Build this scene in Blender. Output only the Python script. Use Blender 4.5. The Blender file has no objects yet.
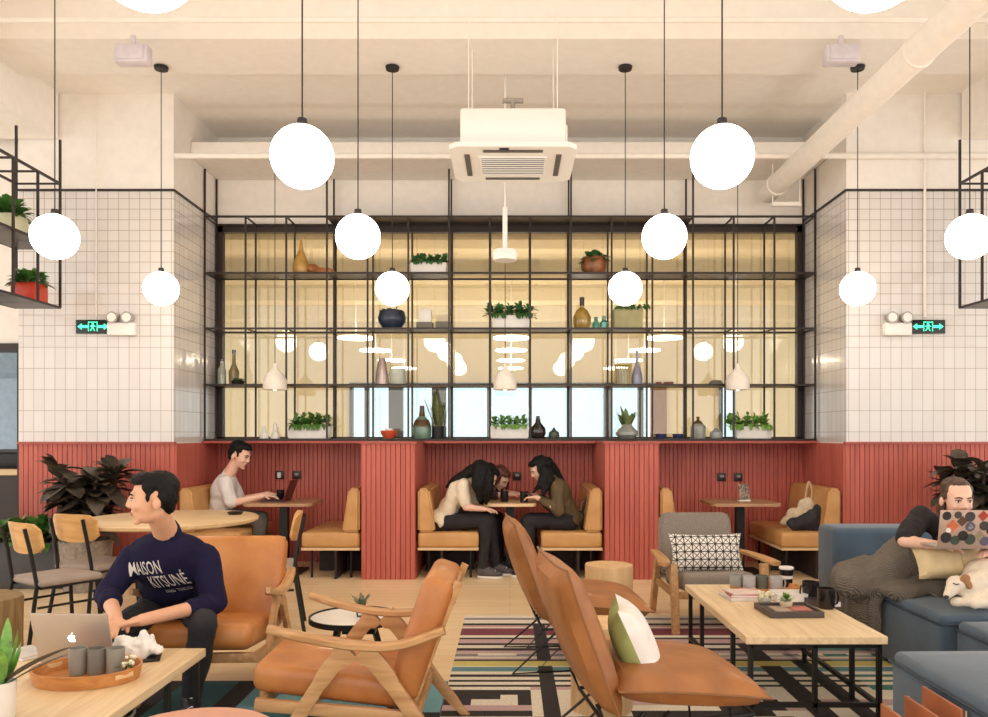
import bpy, bmesh, math, random
from mathutils import Vector, Matrix, noise
from mathutils.bvhtree import BVHTree
R = math.radians
random.seed(7)
SC = bpy.context.scene
COL = SC.collection

# ---------------------------------------------------------------- camera
FPX, VX, VY, CH = 790.0, 510.0, 435.0, 1.38      # focal length in px, vanishing point, camera height
cam = bpy.data.cameras.new('camera'); co = bpy.data.objects.new('camera', cam); COL.objects.link(co)
cam.sensor_width = 36; cam.lens = 36*FPX/988
cam.shift_x = -(VX-494)/988; cam.shift_y = (VY-358.5)/988
cam.clip_end = 200
co.location = (0, 0, CH); co.rotation_euler = (R(90), 0, 0)
SC.camera = co

# ---------------------------------------------------------------- world / light / exposure
w = bpy.data.worlds.new('world'); SC.world = w; w.use_nodes = True
bg = w.node_tree.nodes['Background']
bg.inputs[0].default_value = (1.0, .985, .965, 1); bg.inputs[1].default_value = 1.15
SC.view_settings.view_transform = 'Standard'; SC.view_settings.look = 'None'
SC.view_settings.gamma = 1; SC.view_settings.use_curve_mapping = False
SC.view_settings.exposure = 0.7
GLOBE_E = 9.0
DISC_E = 9.0

def P(px, py, D): return Vector(((px-VX)*D/FPX, D, CH-(py-VY)*D/FPX))

# ---------------------------------------------------------------- materials
def lin(c):
    return tuple(((x/255)/12.92 if x/255 <= .04045 else ((x/255+.055)/1.055)**2.4) for x in c) + (1,)
MATS = {}
def newmat(name):
    m = bpy.data.materials.new(name); m.use_nodes = True
    nt = m.node_tree; return m, nt, nt.nodes['Principled BSDF']
def N(nt, t, **k):
    n = nt.nodes.new(t)
    for a, b in k.items():
        if hasattr(n, a): setattr(n, a, b)
    return n
def plain(name, c, rough=.6, metal=0, nz=.06, nscale=12, bump=0, bscale=60, spec=.5, alpha=1, sheen=0, coat=0):
    if name in MATS: return MATS[name]
    m, nt, b = newmat(name); L = nt.links.new
    tc = N(nt, 'ShaderNodeTexCoord')
    n = N(nt, 'ShaderNodeTexNoise'); n.inputs['Scale'].default_value = nscale; n.inputs['Detail'].default_value = 3
    L(tc.outputs['Object'], n.inputs['Vector'])
    r = N(nt, 'ShaderNodeValToRGB'); c = lin(c)
    r.color_ramp.elements[0].color = tuple(max(0, x*(1-nz*2)) for x in c[:3])+(1,); r.color_ramp.elements[0].position = .3
    r.color_ramp.elements[1].color = tuple(min(1, x*(1+nz)) for x in c[:3])+(1,); r.color_ramp.elements[1].position = .7
    L(n.outputs['Fac'], r.inputs[0]); L(r.outputs[0], b.inputs['Base Color'])
    b.inputs['Roughness'].default_value = rough; b.inputs['Metallic'].default_value = metal
    b.inputs['Specular IOR Level'].default_value = spec
    b.inputs['Coat Weight'].default_value = coat
    if sheen: b.inputs['Sheen Weight'].default_value = sheen
    if bump:
        n2 = N(nt, 'ShaderNodeTexNoise'); n2.inputs['Scale'].default_value = bscale; n2.inputs['Detail'].default_value = 4
        L(tc.outputs['Object'], n2.inputs['Vector'])
        bp = N(nt, 'ShaderNodeBump'); bp.inputs['Strength'].default_value = bump; bp.inputs['Distance'].default_value = .01
        L(n2.outputs['Fac'], bp.inputs['Height']); L(bp.outputs[0], b.inputs['Normal'])
    MATS[name] = m; return m
def wood(name, c1, c2, axis='X', rough=.45, scale=1.0, coat=0):
    if name in MATS: return MATS[name]
    m, nt, b = newmat(name); L = nt.links.new
    tc = N(nt, 'ShaderNodeTexCoord'); mp = N(nt, 'ShaderNodeMapping')
    s = {'X': (1.2, 14, 14), 'Y': (14, 1.2, 14), 'Z': (14, 14, 1.2)}[axis]
    mp.inputs['Scale'].default_value = tuple(v*scale for v in s)
    L(tc.outputs['Object'], mp.inputs['Vector'])
    n = N(nt, 'ShaderNodeTexNoise'); n.inputs['Scale'].default_value = 2.2; n.inputs['Detail'].default_value = 6; n.inputs['Distortion'].default_value = .6
    L(mp.outputs[0], n.inputs['Vector'])
    r = N(nt, 'ShaderNodeValToRGB'); r.color_ramp.elements[0].color = lin(c1); r.color_ramp.elements[1].color = lin(c2)
    r.color_ramp.elements[0].position = .32; r.color_ramp.elements[1].position = .66
    L(n.outputs['Fac'], r.inputs[0]); L(r.outputs[0], b.inputs['Base Color'])
    b.inputs['Roughness'].default_value = rough; b.inputs['Coat Weight'].default_value = coat
    MATS[name] = m; return m
def leather(name, c, c2, rough=.42):
    if name in MATS: return MATS[name]
    m, nt, b = newmat(name); L = nt.links.new
    tc = N(nt, 'ShaderNodeTexCoord')
    n = N(nt, 'ShaderNodeTexNoise'); n.inputs['Scale'].default_value = 5; n.inputs['Detail'].default_value = 5
    L(tc.outputs['Object'], n.inputs['Vector'])
    r = N(nt, 'ShaderNodeValToRGB'); r.color_ramp.elements[0].color = lin(c2); r.color_ramp.elements[1].color = lin(c)
    r.color_ramp.elements[0].position = .25; r.color_ramp.elements[1].position = .65
    L(n.outputs['Fac'], r.inputs[0]); L(r.outputs[0], b.inputs['Base Color'])
    v = N(nt, 'ShaderNodeTexVoronoi'); v.inputs['Scale'].default_value = 160
    L(tc.outputs['Object'], v.inputs['Vector'])
    n2 = N(nt, 'ShaderNodeTexNoise'); n2.inputs['Scale'].default_value = 7; n2.inputs['Detail'].default_value = 2
    L(tc.outputs['Object'], n2.inputs['Vector'])
    bp = N(nt, 'ShaderNodeBump'); bp.inputs['Strength'].default_value = .12; bp.inputs['Distance'].default_value = .004
    bp2 = N(nt, 'ShaderNodeBump'); bp2.inputs['Strength'].default_value = .35; bp2.inputs['Distance'].default_value = .02
    L(v.outputs['Distance'], bp.inputs['Height']); L(n2.outputs['Fac'], bp2.inputs['Height'])
    L(bp2.outputs[0], bp.inputs['Normal']); L(bp.outputs[0], b.inputs['Normal'])
    b.inputs['Roughness'].default_value = rough; b.inputs['Coat Weight'].default_value = .1
    MATS[name] = m; return m
def bricks(name, c1, c2, mort, bw, rh, msize, offset, rough, bump=.3, grain=0, coat=0, nfac=.5):
    """brick / tile / plank pattern on the UV map, whose unit is the metre"""
    m, nt, b = newmat(name); L = nt.links.new
    uv = N(nt, 'ShaderNodeUVMap')
    t = N(nt, 'ShaderNodeTexBrick', offset=offset, squash=1.0); t.offset_frequency = 2; t.squash_frequency = 1
    t.inputs['Color1'].default_value = lin(c1); t.inputs['Color2'].default_value = lin(c2); t.inputs['Mortar'].default_value = lin(mort)
    t.inputs['Scale'].default_value = 1; t.inputs['Mortar Size'].default_value = msize; t.inputs['Mortar Smooth'].default_value = .2
    t.inputs['Brick Width'].default_value = bw; t.inputs['Row Height'].default_value = rh
    L(uv.outputs[0], t.inputs['Vector']); out = t.outputs['Color']
    if grain:
        mp = N(nt, 'ShaderNodeMapping'); mp.inputs['Scale'].default_value = (1.5, 22, 1); L(uv.outputs[0], mp.inputs['Vector'])
        n = N(nt, 'ShaderNodeTexNoise'); n.inputs['Scale'].default_value = 2.5; n.inputs['Detail'].default_value = 6; n.inputs['Distortion'].default_value = .8
        L(mp.outputs[0], n.inputs['Vector'])
        mx = N(nt, 'ShaderNodeMix', data_type='RGBA', blend_type='OVERLAY'); mx.inputs['Factor'].default_value = grain
        L(out, mx.inputs[6]); L(n.outputs['Color'], mx.inputs[7])
        hs = N(nt, 'ShaderNodeHueSaturation'); hs.inputs['Saturation'].default_value = .0; L(n.outputs['Color'], hs.inputs['Color'])
        L(hs.outputs[0], mx.inputs[7]); out = mx.outputs[2]
    L(out, b.inputs['Base Color'])
    inv = N(nt, 'ShaderNodeMath', operation='SUBTRACT'); inv.inputs[0].default_value = 1; L(t.outputs['Fac'], inv.inputs[1])
    bp = N(nt, 'ShaderNodeBump'); bp.inputs['Strength'].default_value = bump; bp.inputs['Distance'].default_value = .003
    L(inv.outputs[0], bp.inputs['Height']); L(bp.outputs[0], b.inputs['Normal'])
    b.inputs['Roughness'].default_value = rough; b.inputs['Coat Weight'].default_value = coat
    MATS[name] = m; return m
def emis(name, c, e):
    if name in MATS: return MATS[name]
    m, nt, b = newmat(name)
    b.inputs['Base Color'].default_value = lin(c); b.inputs['Emission Color'].default_value = lin(c); b.inputs['Emission Strength'].default_value = e
    MATS[name] = m; return m
def glass(name, tint=(250, 252, 250), refl=1.5, rough=0.0, base=0.0):
    """thin clear glass: see-through plus a Fresnel reflection"""
    if name in MATS: return MATS[name]
    m, nt, b = newmat(name); L = nt.links.new; nt.nodes.remove(b)
    o = nt.nodes['Material Output']; tr = N(nt, 'ShaderNodeBsdfTransparent'); tr.inputs[0].default_value = lin(tint)
    g = N(nt, 'ShaderNodeBsdfGlossy'); g.inputs['Roughness'].default_value = rough
    f = N(nt, 'ShaderNodeFresnel'); f.inputs['IOR'].default_value = refl
    a = N(nt, 'ShaderNodeMath', operation='ADD'); a.inputs[1].default_value = base; L(f.outputs[0], a.inputs[0])
    mx = N(nt, 'ShaderNodeMixShader'); L(a.outputs[0], mx.inputs[0]); L(tr.outputs[0], mx.inputs[1]); L(g.outputs[0], mx.inputs[2])
    L(mx.outputs[0], o.inputs['Surface'])
    MATS[name] = m; return m

CEIL = plain('ceiling paint', (247, 240, 231), .8, nz=.015)
CREAM = plain('cream paint', (243, 235, 225), .7, nz=.02)
WHITE = plain('white enamel', (240, 236, 230), .4, nz=.01)
BEIGE = plain('beige paint', (220, 210, 184), .8, nz=.02)
TILE = bricks('white stacked tiles', (226, 220, 215), (220, 213, 207), (182, 168, 156), .101, .2015, .003, 0, .12, bump=.5, coat=.3)
TILESQ = bricks('white square tiles', (226, 220, 215), (220, 213, 207), (170, 155, 142), .101, .101, .003, 0, .12, bump=.5, coat=.3)
PLANK = bricks('oak planks', (246, 216, 172), (236, 202, 156), (196, 154, 108), 1.3, .13, .002, .37, .32, bump=.1, grain=.45)
RED = wood('red stained boards', (176, 86, 72), (196, 102, 86), 'Z', .5, .5)
REDCAP = plain('red cap', (174, 82, 70), .5)
STEEL = plain('dark steel', (52, 42, 38), .45, .3, nz=.03)
BLACK = plain('black metal', (26, 23, 22), .45, .2, nz=.03)
OAK = wood('light oak', (212, 176, 128), (232, 202, 158), 'X', .4)
OAKY = wood('light oak lengthwise', (216, 184, 140), (236, 210, 170), 'Y', .35)
ASH = wood('ash frame', (176, 128, 82), (206, 160, 110), 'Y', .4)
STUMP = wood('stump wood', (206, 164, 112), (226, 190, 142), 'Z', .55, .6)
TOPW = wood('walnut top', (160, 116, 84), (188, 146, 110), 'X', .4)
TAN = leather('tan leather', (196, 130, 72), (168, 100, 48))
TAN2 = leather('saddle leather', (170, 110, 58), (134, 82, 38), .5)
ORANGE = leather('orange leather', (202, 134, 72), (180, 108, 52), .35)
MUST = leather('mustard leather', (208, 158, 100), (190, 138, 80), .5)
RACKL = leather('chestnut leather', (172, 102, 64), (144, 80, 46), .4)
GREYF = plain('grey wool', (142, 130, 118), .9, nz=.08, nscale=90, bump=.3, bscale=300)
TAUPE = plain('taupe cushion', (168, 152, 140), .9, nz=.05, bump=.2, bscale=200)
BLUEF = plain('blue grey velvet', (68, 86, 102), .85, nz=.1, nscale=6, bump=.2, bscale=200, sheen=.3)
WCER = plain('white ceramic', (238, 232, 224), .3, nz=.02)
GLASS = glass('clear glass', (248, 250, 246), 1.45)
PANE = glass('window glass', (250, 248, 240), 1.55, base=.03)
SOIL = plain('soil', (60, 44, 34), .95, nz=.2, nscale=60)
LEAF = plain('green leaf', (84, 136, 58), .45, nz=.25, nscale=25)
LEAF2 = plain('bright leaf', (122, 172, 76), .45, nz=.25, nscale=25)
DLEAF = plain('dark rubber leaf', (84, 74, 62), .35, nz=.3, nscale=9)
GLEAF = plain('deep green leaf', (64, 110, 58), .4, nz=.25, nscale=12)

# ---------------------------------------------------------------- mesh helpers
class MB:
    def __init__(s): s.bm = bmesh.new(); s.mi = 0
    def _mark(s, fs):
        for f in fs: f.material_index = s.mi
    def box(s, c, d, rot=None, bev=0, seg=2):
        r = bmesh.ops.create_cube(s.bm, size=1); vs = r['verts']
        M = Matrix.Translation(Vector(c)) @ (rot.to_4x4() if rot else Matrix()) @ Matrix.Diagonal((d[0], d[1], d[2], 1))
        bmesh.ops.transform(s.bm, matrix=M, verts=vs)
        fs = set(f for v in vs for f in v.link_faces); s._mark(fs)
        if bev:
            es = list(set(e for v in vs for e in v.link_edges))
            rr = bmesh.ops.bevel(s.bm, geom=es, offset=min(bev, min(d)*.49), segments=seg, profile=.5, affect='EDGES', clamp_overlap=True)
            s._mark(rr['faces'])
        return s
    def b2(s, x0, x1, y0, y1, z0, z1, bev=0, seg=2):
        return s.box(((x0+x1)/2, (y0+y1)/2, (z0+z1)/2), (abs(x1-x0), abs(y1-y0), abs(z1-z0)), None, bev, seg)
    def bar(s, p0, p1, wx, wy=None, bev=0):
        p0 = Vector(p0); p1 = Vector(p1); d = p1-p0; wy = wy or wx
        q = d.to_track_quat('Z', 'Y').to_matrix() if abs(d.normalized().z) < .999 else Matrix.Identity(3)
        return s.box((p0+p1)/2, (wx, wy, d.length), q, bev)
    def cone(s, p0, p1, r0, r1=None, seg=16, cap=True):
        p0 = Vector(p0); p1 = Vector(p1); d = p1-p0; r1 = r0 if r1 is None else r1
        r = bmesh.ops.create_cone(s.bm, cap_ends=cap, segments=seg, radius1=r0, radius2=r1, depth=d.length)
        M = Matrix.Translation((p0+p1)/2) @ d.to_track_quat('Z', 'Y').to_matrix().to_4x4()
        bmesh.ops.transform(s.bm, matrix=M, verts=r['verts'])
        s._mark(set(f for v in r['verts'] for f in v.link_faces)); return s
    def ell(s, c, rad, rot=None, u=24, v=14):
        if not hasattr(rad, '__len__'): rad = (rad,)*3
        M = Matrix.Translation(Vector(c)) @ (rot.to_4x4() if rot else Matrix()) @ Matrix.Diagonal((*rad, 1)); nv = s.bm.verts.new; fs = []
        top = nv(M@Vector((0, 0, 1))); bot = nv(M@Vector((0, 0, -1))); rings = []
        for j in range(1, v):
            th = math.pi*j/v; z = math.cos(th); q = math.sin(th)
            rings.append([nv(M@Vector((q*math.cos(2*math.pi*k/u), q*math.sin(2*math.pi*k/u), z))) for k in range(u)])
        for k in range(u):
            k1 = (k+1) % u; fs.append(s.bm.faces.new((top, rings[0][k], rings[0][k1]))); fs.append(s.bm.faces.new((bot, rings[-1][k1], rings[-1][k])))
            for A, B in zip(rings, rings[1:]): fs.append(s.bm.faces.new((A[k], B[k], B[k1], A[k1])))
        s._mark(fs); return s
    def cap(s, p0, r0, p1, r1, u=14):
        s.ell(p0, r0, None, u, 8); s.ell(p1, r1, None, u, 8)
        if (Vector(p1)-Vector(p0)).length > 1e-4: s.cone(p0, p1, r0, r1, u)
        return s
    def tube(s, pts, r, seg=8, closed=False):
        pts = [Vector(p) for p in pts]; n = len(pts); rings = []
        rs = r if hasattr(r, '__len__') else [r]*n
        up = None
        for i, p in enumerate(pts):
            a = pts[i-1] if i else (pts[-1] if closed else p); b = pts[(i+1) % n] if (i < n-1 or closed) else p
            d = (b-a).normalized()
            if up is None: up = d.orthogonal().normalized()
            up = (up-d*up.dot(d)).normalized(); sd = d.cross(up)
            rings.append([s.bm.verts.new(p+(up*math.cos(2*math.pi*k/seg)+sd*math.sin(2*math.pi*k/seg))*rs[i]) for k in range(seg)])
        fs = []
        for i in range(n if closed else n-1):
            A = rings[i]; B = rings[(i+1) % n]
            for k in range(seg): fs.append(s.bm.faces.new((A[k], A[(k+1) % seg], B[(k+1) % seg], B[k])))
        if not closed:
            fs.append(s.bm.faces.new(rings[0][::-1])); fs.append(s.bm.faces.new(rings[-1]))
        s._mark(fs); return s
    def lathe(s, prof, c=(0, 0, 0), seg=24, sx=1, sy=1):
        c = Vector(c); rings = []
        for (r, z) in prof:
            rings.append([s.bm.verts.new(c+Vector((r*sx*math.cos(2*math.pi*k/seg), r*sy*math.sin(2*math.pi*k/seg), z))) for k in range(seg)])
        fs = []
        for A, B in zip(rings, rings[1:]):
            for k in range(seg): fs.append(s.bm.faces.new((A[k], A[(k+1) % seg], B[(k+1) % seg], B[k])))
        if prof[0][0] > 1e-5: fs.append(s.bm.faces.new(rings[0][::-1]))
        if prof[-1][0] > 1e-5: fs.append(s.bm.faces.new(rings[-1]))
        s._mark(fs); return s
    def prism(s, poly, y0, y1, M=None):
        """polygon in local x,z swept from y0 to y1"""
        A = [s.bm.verts.new((x, y0, z)) for x, z in poly]; B = [s.bm.verts.new((x, y1, z)) for x, z in poly]
        fs = [s.bm.faces.new(A), s.bm.faces.new(B[::-1])]; n = len(poly)
        for i in range(n): fs.append(s.bm.faces.new((A[i], B[i], B[(i+1) % n], A[(i+1) % n])))
        if M: bmesh.ops.transform(s.bm, matrix=M, verts=A+B)
        s._mark(fs); return s
    def slab(s, poly, z0, z1):
        A = [s.bm.verts.new((x, y, z0)) for x, y in poly]; B = [s.bm.verts.new((x, y, z1)) for x, y in poly]
        fs = [s.bm.faces.new(A[::-1]), s.bm.faces.new(B)]; n = len(poly)
        for i in range(n): fs.append(s.bm.faces.new((A[i], A[(i+1) % n], B[(i+1) % n], B[i])))
        s._mark(fs); return s
    def quad(s, a, b, c, d):
        f = s.bm.faces.new([s.bm.verts.new(v) for v in (a, b, c, d)]); s._mark([f]); return s
    def pillow(s, c, ww, hh, t, rot=None, n=14, ear=.05, pw=.45):
        """soft cushion: width ww (local x), height hh (local z), thickness t (local y)"""
        c = Vector(c); rot = rot or Matrix.Identity(3); side = []
        for sg in (-1, 1):
            g = []
            for i in range(n+1):
                row = []
                for j in range(n+1):
                    u = -1+2*i/n; v = -1+2*j/n
                    th = max(0, (1-abs(u)**2.6))**pw*max(0, (1-abs(v)**2.6))**pw
                    k = 1+ear*(abs(u*v)**2)-ear*.9*((1-u*u)*abs(v)**3+(1-v*v)*abs(u)**3)*.6
                    p = Vector((u*ww/2*k, sg*t/2*th, v*hh/2*k))
                    if sg == 1 and (i in (0, n) or j in (0, n)): row.append(side[0][i][j])
                    else: row.append(s.bm.verts.new(c+rot@p))
                g.append(row)
            side.append(g)
            fs = []
            for i in range(n):
                for j in range(n):
                    q = (g[i][j], g[i+1][j], g[i+1][j+1], g[i][j+1])
                    fs.append(s.bm.faces.new(q if sg < 0 else q[::-1]))
            s._mark(fs)
        return s
    def leaf(s, base, d, up, L, W, droop=.3, fold=.15, n=5):
        base = Vector(base); d = Vector(d).normalized(); up = Vector(up); sd = d.cross(up)
        if sd.length < 1e-4: sd = d.orthogonal()
        sd.normalize(); up = sd.cross(d)
        prev = None; fs = []
        for i in range(n+1):
            t = i/n; p = base+d*(L*t*(1-.15*droop*t))-Vector((0, 0, 1))*droop*L*t*t
            wd = W*.5*(math.sin(math.pi*min(1, t*.92+.04))**.8) if 0 < i < n else W*.04
            row = [s.bm.verts.new(p-sd*wd+up*fold*wd), s.bm.verts.new(p), s.bm.verts.new(p+sd*wd+up*fold*wd)]
            if prev:
                fs.append(s.bm.faces.new((prev[0], prev[1], row[1], row[0]))); fs.append(s.bm.faces.new((prev[1], prev[2], row[2], row[1])))
            prev = row
        s._mark(fs); return s
    def build(s, name, mat=None, parent=None, smooth=True, ang=40, loc=None, rotz=0, norm=True):
        bm = s.bm
        if norm: bmesh.ops.recalc_face_normals(bm, faces=bm.faces)
        uvl = bm.loops.layers.uv.new('UVMap'); bm.normal_update()
        for f in bm.faces:
            nx, ny, nz = (abs(v) for v in f.normal)
            for l in f.loops:
                c = l.vert.co
                l[uvl].uv = (c.x, c.y) if nz >= nx and nz >= ny else ((c.x, c.z) if ny >= nx else (c.y, c.z))
            f.smooth = smooth
        me = bpy.data.meshes.new(name); bm.to_mesh(me); bm.free()
        if smooth and ang < 180:
            try: me.set_sharp_from_angle(angle=R(ang))
            except Exception: pass
        for m in (mat if isinstance(mat, (list, tuple)) else [mat]):
            if m: me.materials.append(m)
        o = bpy.data.objects.new(name, me); COL.objects.link(o)
        if parent: o.parent = parent
        if loc is not None: o.location = loc
        if rotz: o.rotation_euler.z = rotz
        return o
def tag(o, label=None, cat=None, group=None, kind=None):
    if label: o['label'] = label
    if cat: o['category'] = cat
    if group: o['group'] = group
    if kind: o['kind'] = kind
    return o
def thing(name, label, cat, loc=(0, 0, 0), rotz=0, group=None):
    o = bpy.data.objects.new(name, None); COL.objects.link(o); o.empty_display_size = .1
    o.location = loc; o.rotation_euler = (0, 0, rotz)
    return tag(o, label, cat, group)
def struct(o): o['kind'] = 'structure'; return o
def copy_tree(o, parent=None):
    c = o.copy(); COL.objects.link(c); c.parent = parent
    for ch in list(o.children): copy_tree(ch, c)
    return c
def dup(o, loc, rotz=None, label=None):
    c = copy_tree(o); c.location = loc
    if rotz is not None: c.rotation_euler.z = rotz
    if label: c['label'] = label
    return c
def rotm(x=0, y=0, z=0):
    return (Matrix.Rotation(R(z), 3, 'Z') @ Matrix.Rotation(R(y), 3, 'Y') @ Matrix.Rotation(R(x), 3, 'X'))
def baked(o):
    """evaluate one object in a small side scene, so the main scene is not re-evaluated each time"""
    sc = bpy.data.scenes.new('bake'); COL.objects.unlink(o); sc.collection.objects.link(o)
    with bpy.context.temp_override(scene=sc, view_layer=sc.view_layers[0]):
        dg = bpy.context.evaluated_depsgraph_get(); dg.update()
        me = bpy.data.meshes.new_from_object(o.evaluated_get(dg))
    sc.collection.objects.unlink(o); bpy.data.scenes.remove(sc); return me
def blob(mb, name, mat, parent, vox=.008, sm=4, fold=0, ff=14, seed=0, loc=None):
    """fuse overlapping closed shapes into one continuous skin"""
    o = mb.build('tmp', None, None, smooth=False)
    md = o.modifiers.new('r', 'REMESH'); md.mode = 'VOXEL'; md.voxel_size = vox; md.adaptivity = 0
    if sm:
        s_ = o.modifiers.new('s', 'SMOOTH'); s_.iterations = sm; s_.factor = .5
    me = baked(o); me.name = name
    old = o.data; bpy.data.objects.remove(o); bpy.data.meshes.remove(old)
    if fold:
        off = Vector((seed*3.1, seed*1.7, seed*.9))
        nms = [v.normal.copy() for v in me.vertices]
        for v, vn in zip(me.vertices, nms):
            c = v.co*ff+off; k = noise.noise(Vector((c.x, c.y, c.z*.6)))
            k2 = noise.noise(Vector((c.x*2.3+5, c.y*2.3, c.z*1.3)))
            v.co += vn*fold*(k-abs(k2)*.5)
    me.materials.clear(); me.materials.append(mat)
    for p in me.polygons: p.use_smooth = True
    ob = bpy.data.objects.new(name, me); COL.objects.link(ob)
    if parent:
        ob.parent = parent
    if loc is not None: ob.location = loc
    return ob
# ================================================================ the setting
# main hall: piers' front face y=7.52, window wall y=8.65
struct(MB().b2(-8, 8, -4, 24, -.1, 0).build('floor', PLANK, smooth=False))
c = MB()
c.b2(-8, 8, -4, 8.9, 4.85, 4.95); c.b2(-8, 8, 6.9, 8.9, 4.64, 4.85)
c.b2(-8, 8, 6.28, 6.9, 4.53, 4.85); c.b2(-8, 8, 3.2, 3.85, 4.53, 4.85); c.b2(-8, 8, .3, .95, 4.53, 4.85)
c.b2(-8, -4.3, 3.9, 7.52, 4.2, 4.85); c.b2(4.3, 8, 3.9, 7.52, 4.2, 4.85)
struct(c.build('ceiling', CEIL, smooth=False))
W0, W1, WZ0, WZ1 = -3.2, 3.2, 1.33, 3.66
c = MB()
c.b2(-3.21, 3.21, 8.66, 8.9, 0, WZ0-.02); c.b2(-3.21, 3.21, 8.66, 8.9, WZ1, 4.85)
c.b2(-3.21, 3.21, 7.93, 8.66, 4.17, 4.33, .02)
struct(c.build('wall_back', CREAM, smooth=False))
for nm, x0, x1 in (('wall_left', -4.69, -3.21), ('wall_right', 3.21, 6.5)):
    c = MB(); c.mi = 0; c.b2(x0, x1, 7.54, 8.9, 1.31, 2.32)
    c.mi = 2; c.b2(x0, x1, 7.54, 8.9, 2.32, 3.71)
    c.mi = 1; c.b2(x0, x1, 7.54, 8.9, 3.71, 4.85); c.b2(x0, x1, 7.56, 8.9, 0, 1.31)
    struct(c.build(nm, [TILE, CREAM, TILESQ], smooth=False))
# dark metal edge over the tiles
t = MB()
for a, b in (((-4.69, 7.535), (-3.205, 7.535)), ((-3.205, 7.535), (-3.205, 8.6)), ((3.205, 7.535), (6.5, 7.535)), ((3.205, 7.535), (3.205, 8.6))):
    t.bar((a[0], a[1], 3.715), (b[0], b[1], 3.715), .02)
struct(t.build('trim_1', STEEL, smooth=False))
# red tongue and groove boards
def boards(name, p0, p1, z0, z1, out):
    p0 = Vector((*p0, 0)); p1 = Vector((*p1, 0)); d = p1-p0; L = d.length; d.normalize(); n = Vector((*out, 0))
    k = max(1, round(L/.046)); m = MB(); w_ = L/k
    pts = []
    for i in range(k):
        a = p0+d*w_*i
        for (t_, o_) in ((0, .0), (.08, .012), (.92, .012), (1, .0)): pts.append(a+d*w_*t_+n*o_)
    pv = None
    for p in pts:
        v = (m.bm.verts.new((p.x, p.y, z0)), m.bm.verts.new((p.x, p.y, z1)))
        if pv: m.bm.faces.new((pv[0], v[0], v[1], pv[1]))
        pv = v
    c0 = (p0+p1)/2
    o = m.build(name, RED, smooth=False)
    return struct(o)
k = 2
def bd(p0, p1, out, z1=1.3, z0=0):
    global k
    boards('trim_%d' % k, p0, p1, z0, z1, out); k += 1
bd((-4.69, 7.55), (-3.2, 7.55), (0, -1)); bd((3.2, 7.55), (6.5, 7.55), (0, -1))
bd((-3.2, 7.55), (-3.2, 8.65), (1, 0)); bd((3.2, 7.55), (3.2, 8.65), (-1, 0))
for x0, x1 in ((-3.2, -1.42), (-.905, .905), (1.42, 3.2)): bd((x0, 8.64), (x1, 8.64), (0, -1))
c = MB()
for x0, x1 in ((-1.42, -.905), (.905, 1.42)): c.b2(x0+.012, x1-.012, 7.55, 8.65, 0, 1.3)
struct(c.build('wall_partitions', REDCAP, smooth=False))
for x0, x1 in ((-1.42, -.905), (.905, 1.42)):
    bd((x0, 7.55), (x1, 7.55), (0, -1)); bd((x0+.012, 7.55), (x0+.012, 8.65), (-1, 0)); bd((x1-.012, 7.55), (x1-.012, 8.65), (1, 0))
c = MB()   # red capping board along the top of the boards
c.b2(-4.69, -3.19, 7.515, 7.56, 1.29, 1.315); c.b2(3.19, 6.5, 7.515, 7.56, 1.29, 1.315)
for x0, x1 in ((-1.435, -.89), (.89, 1.435)): c.b2(x0, x1, 7.52, 8.22, 1.295, 1.318)
c.b2(-3.2, 3.2, 8.2, 8.7, 1.295, 1.318)
struct(c.build('trim_%d' % k, REDCAP, smooth=False)); k += 1
# side wall pieces beside the doorway on the far left
c = MB(); c.b2(-8, -4.69, 7.7, 7.85, 2.26, 4.85); struct(c.build('wall_side', CREAM, smooth=False))
d1 = MB().b2(-8, -4.69, 7.66, 7.88, 2.2, 2.27).build('door_1', STEEL, smooth=False); struct(d1)
MB().b2(-4.78, -4.7, 7.66, 7.88, 0, 2.2).build('door_frame', STEEL, d1, smooth=False)
c = MB(); c.b2(-8.4, -5.6, 10.9, 11, 0, 2.8); c.b2(-8.4, -5.0, 7.9, 11, 2.8, 2.9)
struct(c.build('wall_corridor', plain('cool grey wall', (196, 200, 202), .7), smooth=False))
# the room behind the glass
c = MB(); c.b2(-8, 8, 8.9, 21, 4.3, 4.4)
for y in (10.6, 13, 15.4, 17.8): c.b2(-8, 8, y, y+.5, 4.0, 4.3)
c.b2(-8, 8, 10, 10.25, 3.4, 3.6)
struct(c.build('ceiling_far', BEIGE, smooth=False))
FD = 20.0
def fx(px): return (px-VX)*FD/FPX
c = MB()
c.b2(-8, fx(350), FD, FD+.2, 0, 4.3); c.b2(fx(350), fx(640), FD, FD+.2, 2.68, 4.3); c.b2(fx(350), fx(640), FD, FD+.2, 0, .5)
c.b2(fx(666), fx(719), FD, FD+.2, 0, 4.3); c.b2(fx(640), fx(666), FD, FD+.2, 2.68, 4.3); c.b2(fx(640), fx(666), FD, FD+.2, 0, .5)
c.b2(fx(719), fx(736), FD, FD+.2, 2.68, 4.3); c.b2(fx(736), 8, FD, FD+.2, 0, 4.3)
struct(c.build('wall_far', BEIGE, smooth=False))
wf = MB()
for a, b in ((350, 353), (365, 369), (389, 403), (432, 446), (487, 490), (530, 532), (604, 611), (638, 643), (719, 722)):
    wf.b2(fx(a), fx(b), FD-.08, FD+.1, .5, 2.68)
wf.b2(fx(350), fx(666), FD-.08, FD+.1, 2.6, 2.7)
DKF = plain('slate window frame', (70, 76, 84), .5)
wfo = struct(wf.build('window_2', DKF, smooth=False))
SKYP = glass('blue tinted glass', (222, 238, 248), 1.45)
MB().b2(fx(350), fx(640), FD+.02, FD+.04, .5, 2.62).build('pane', SKYP, wfo, smooth=False)
MB().b2(fx(640), fx(648), FD+.02, FD+.04, .5, 2.62).build('pane', SKYP, wfo, smooth=False)
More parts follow.
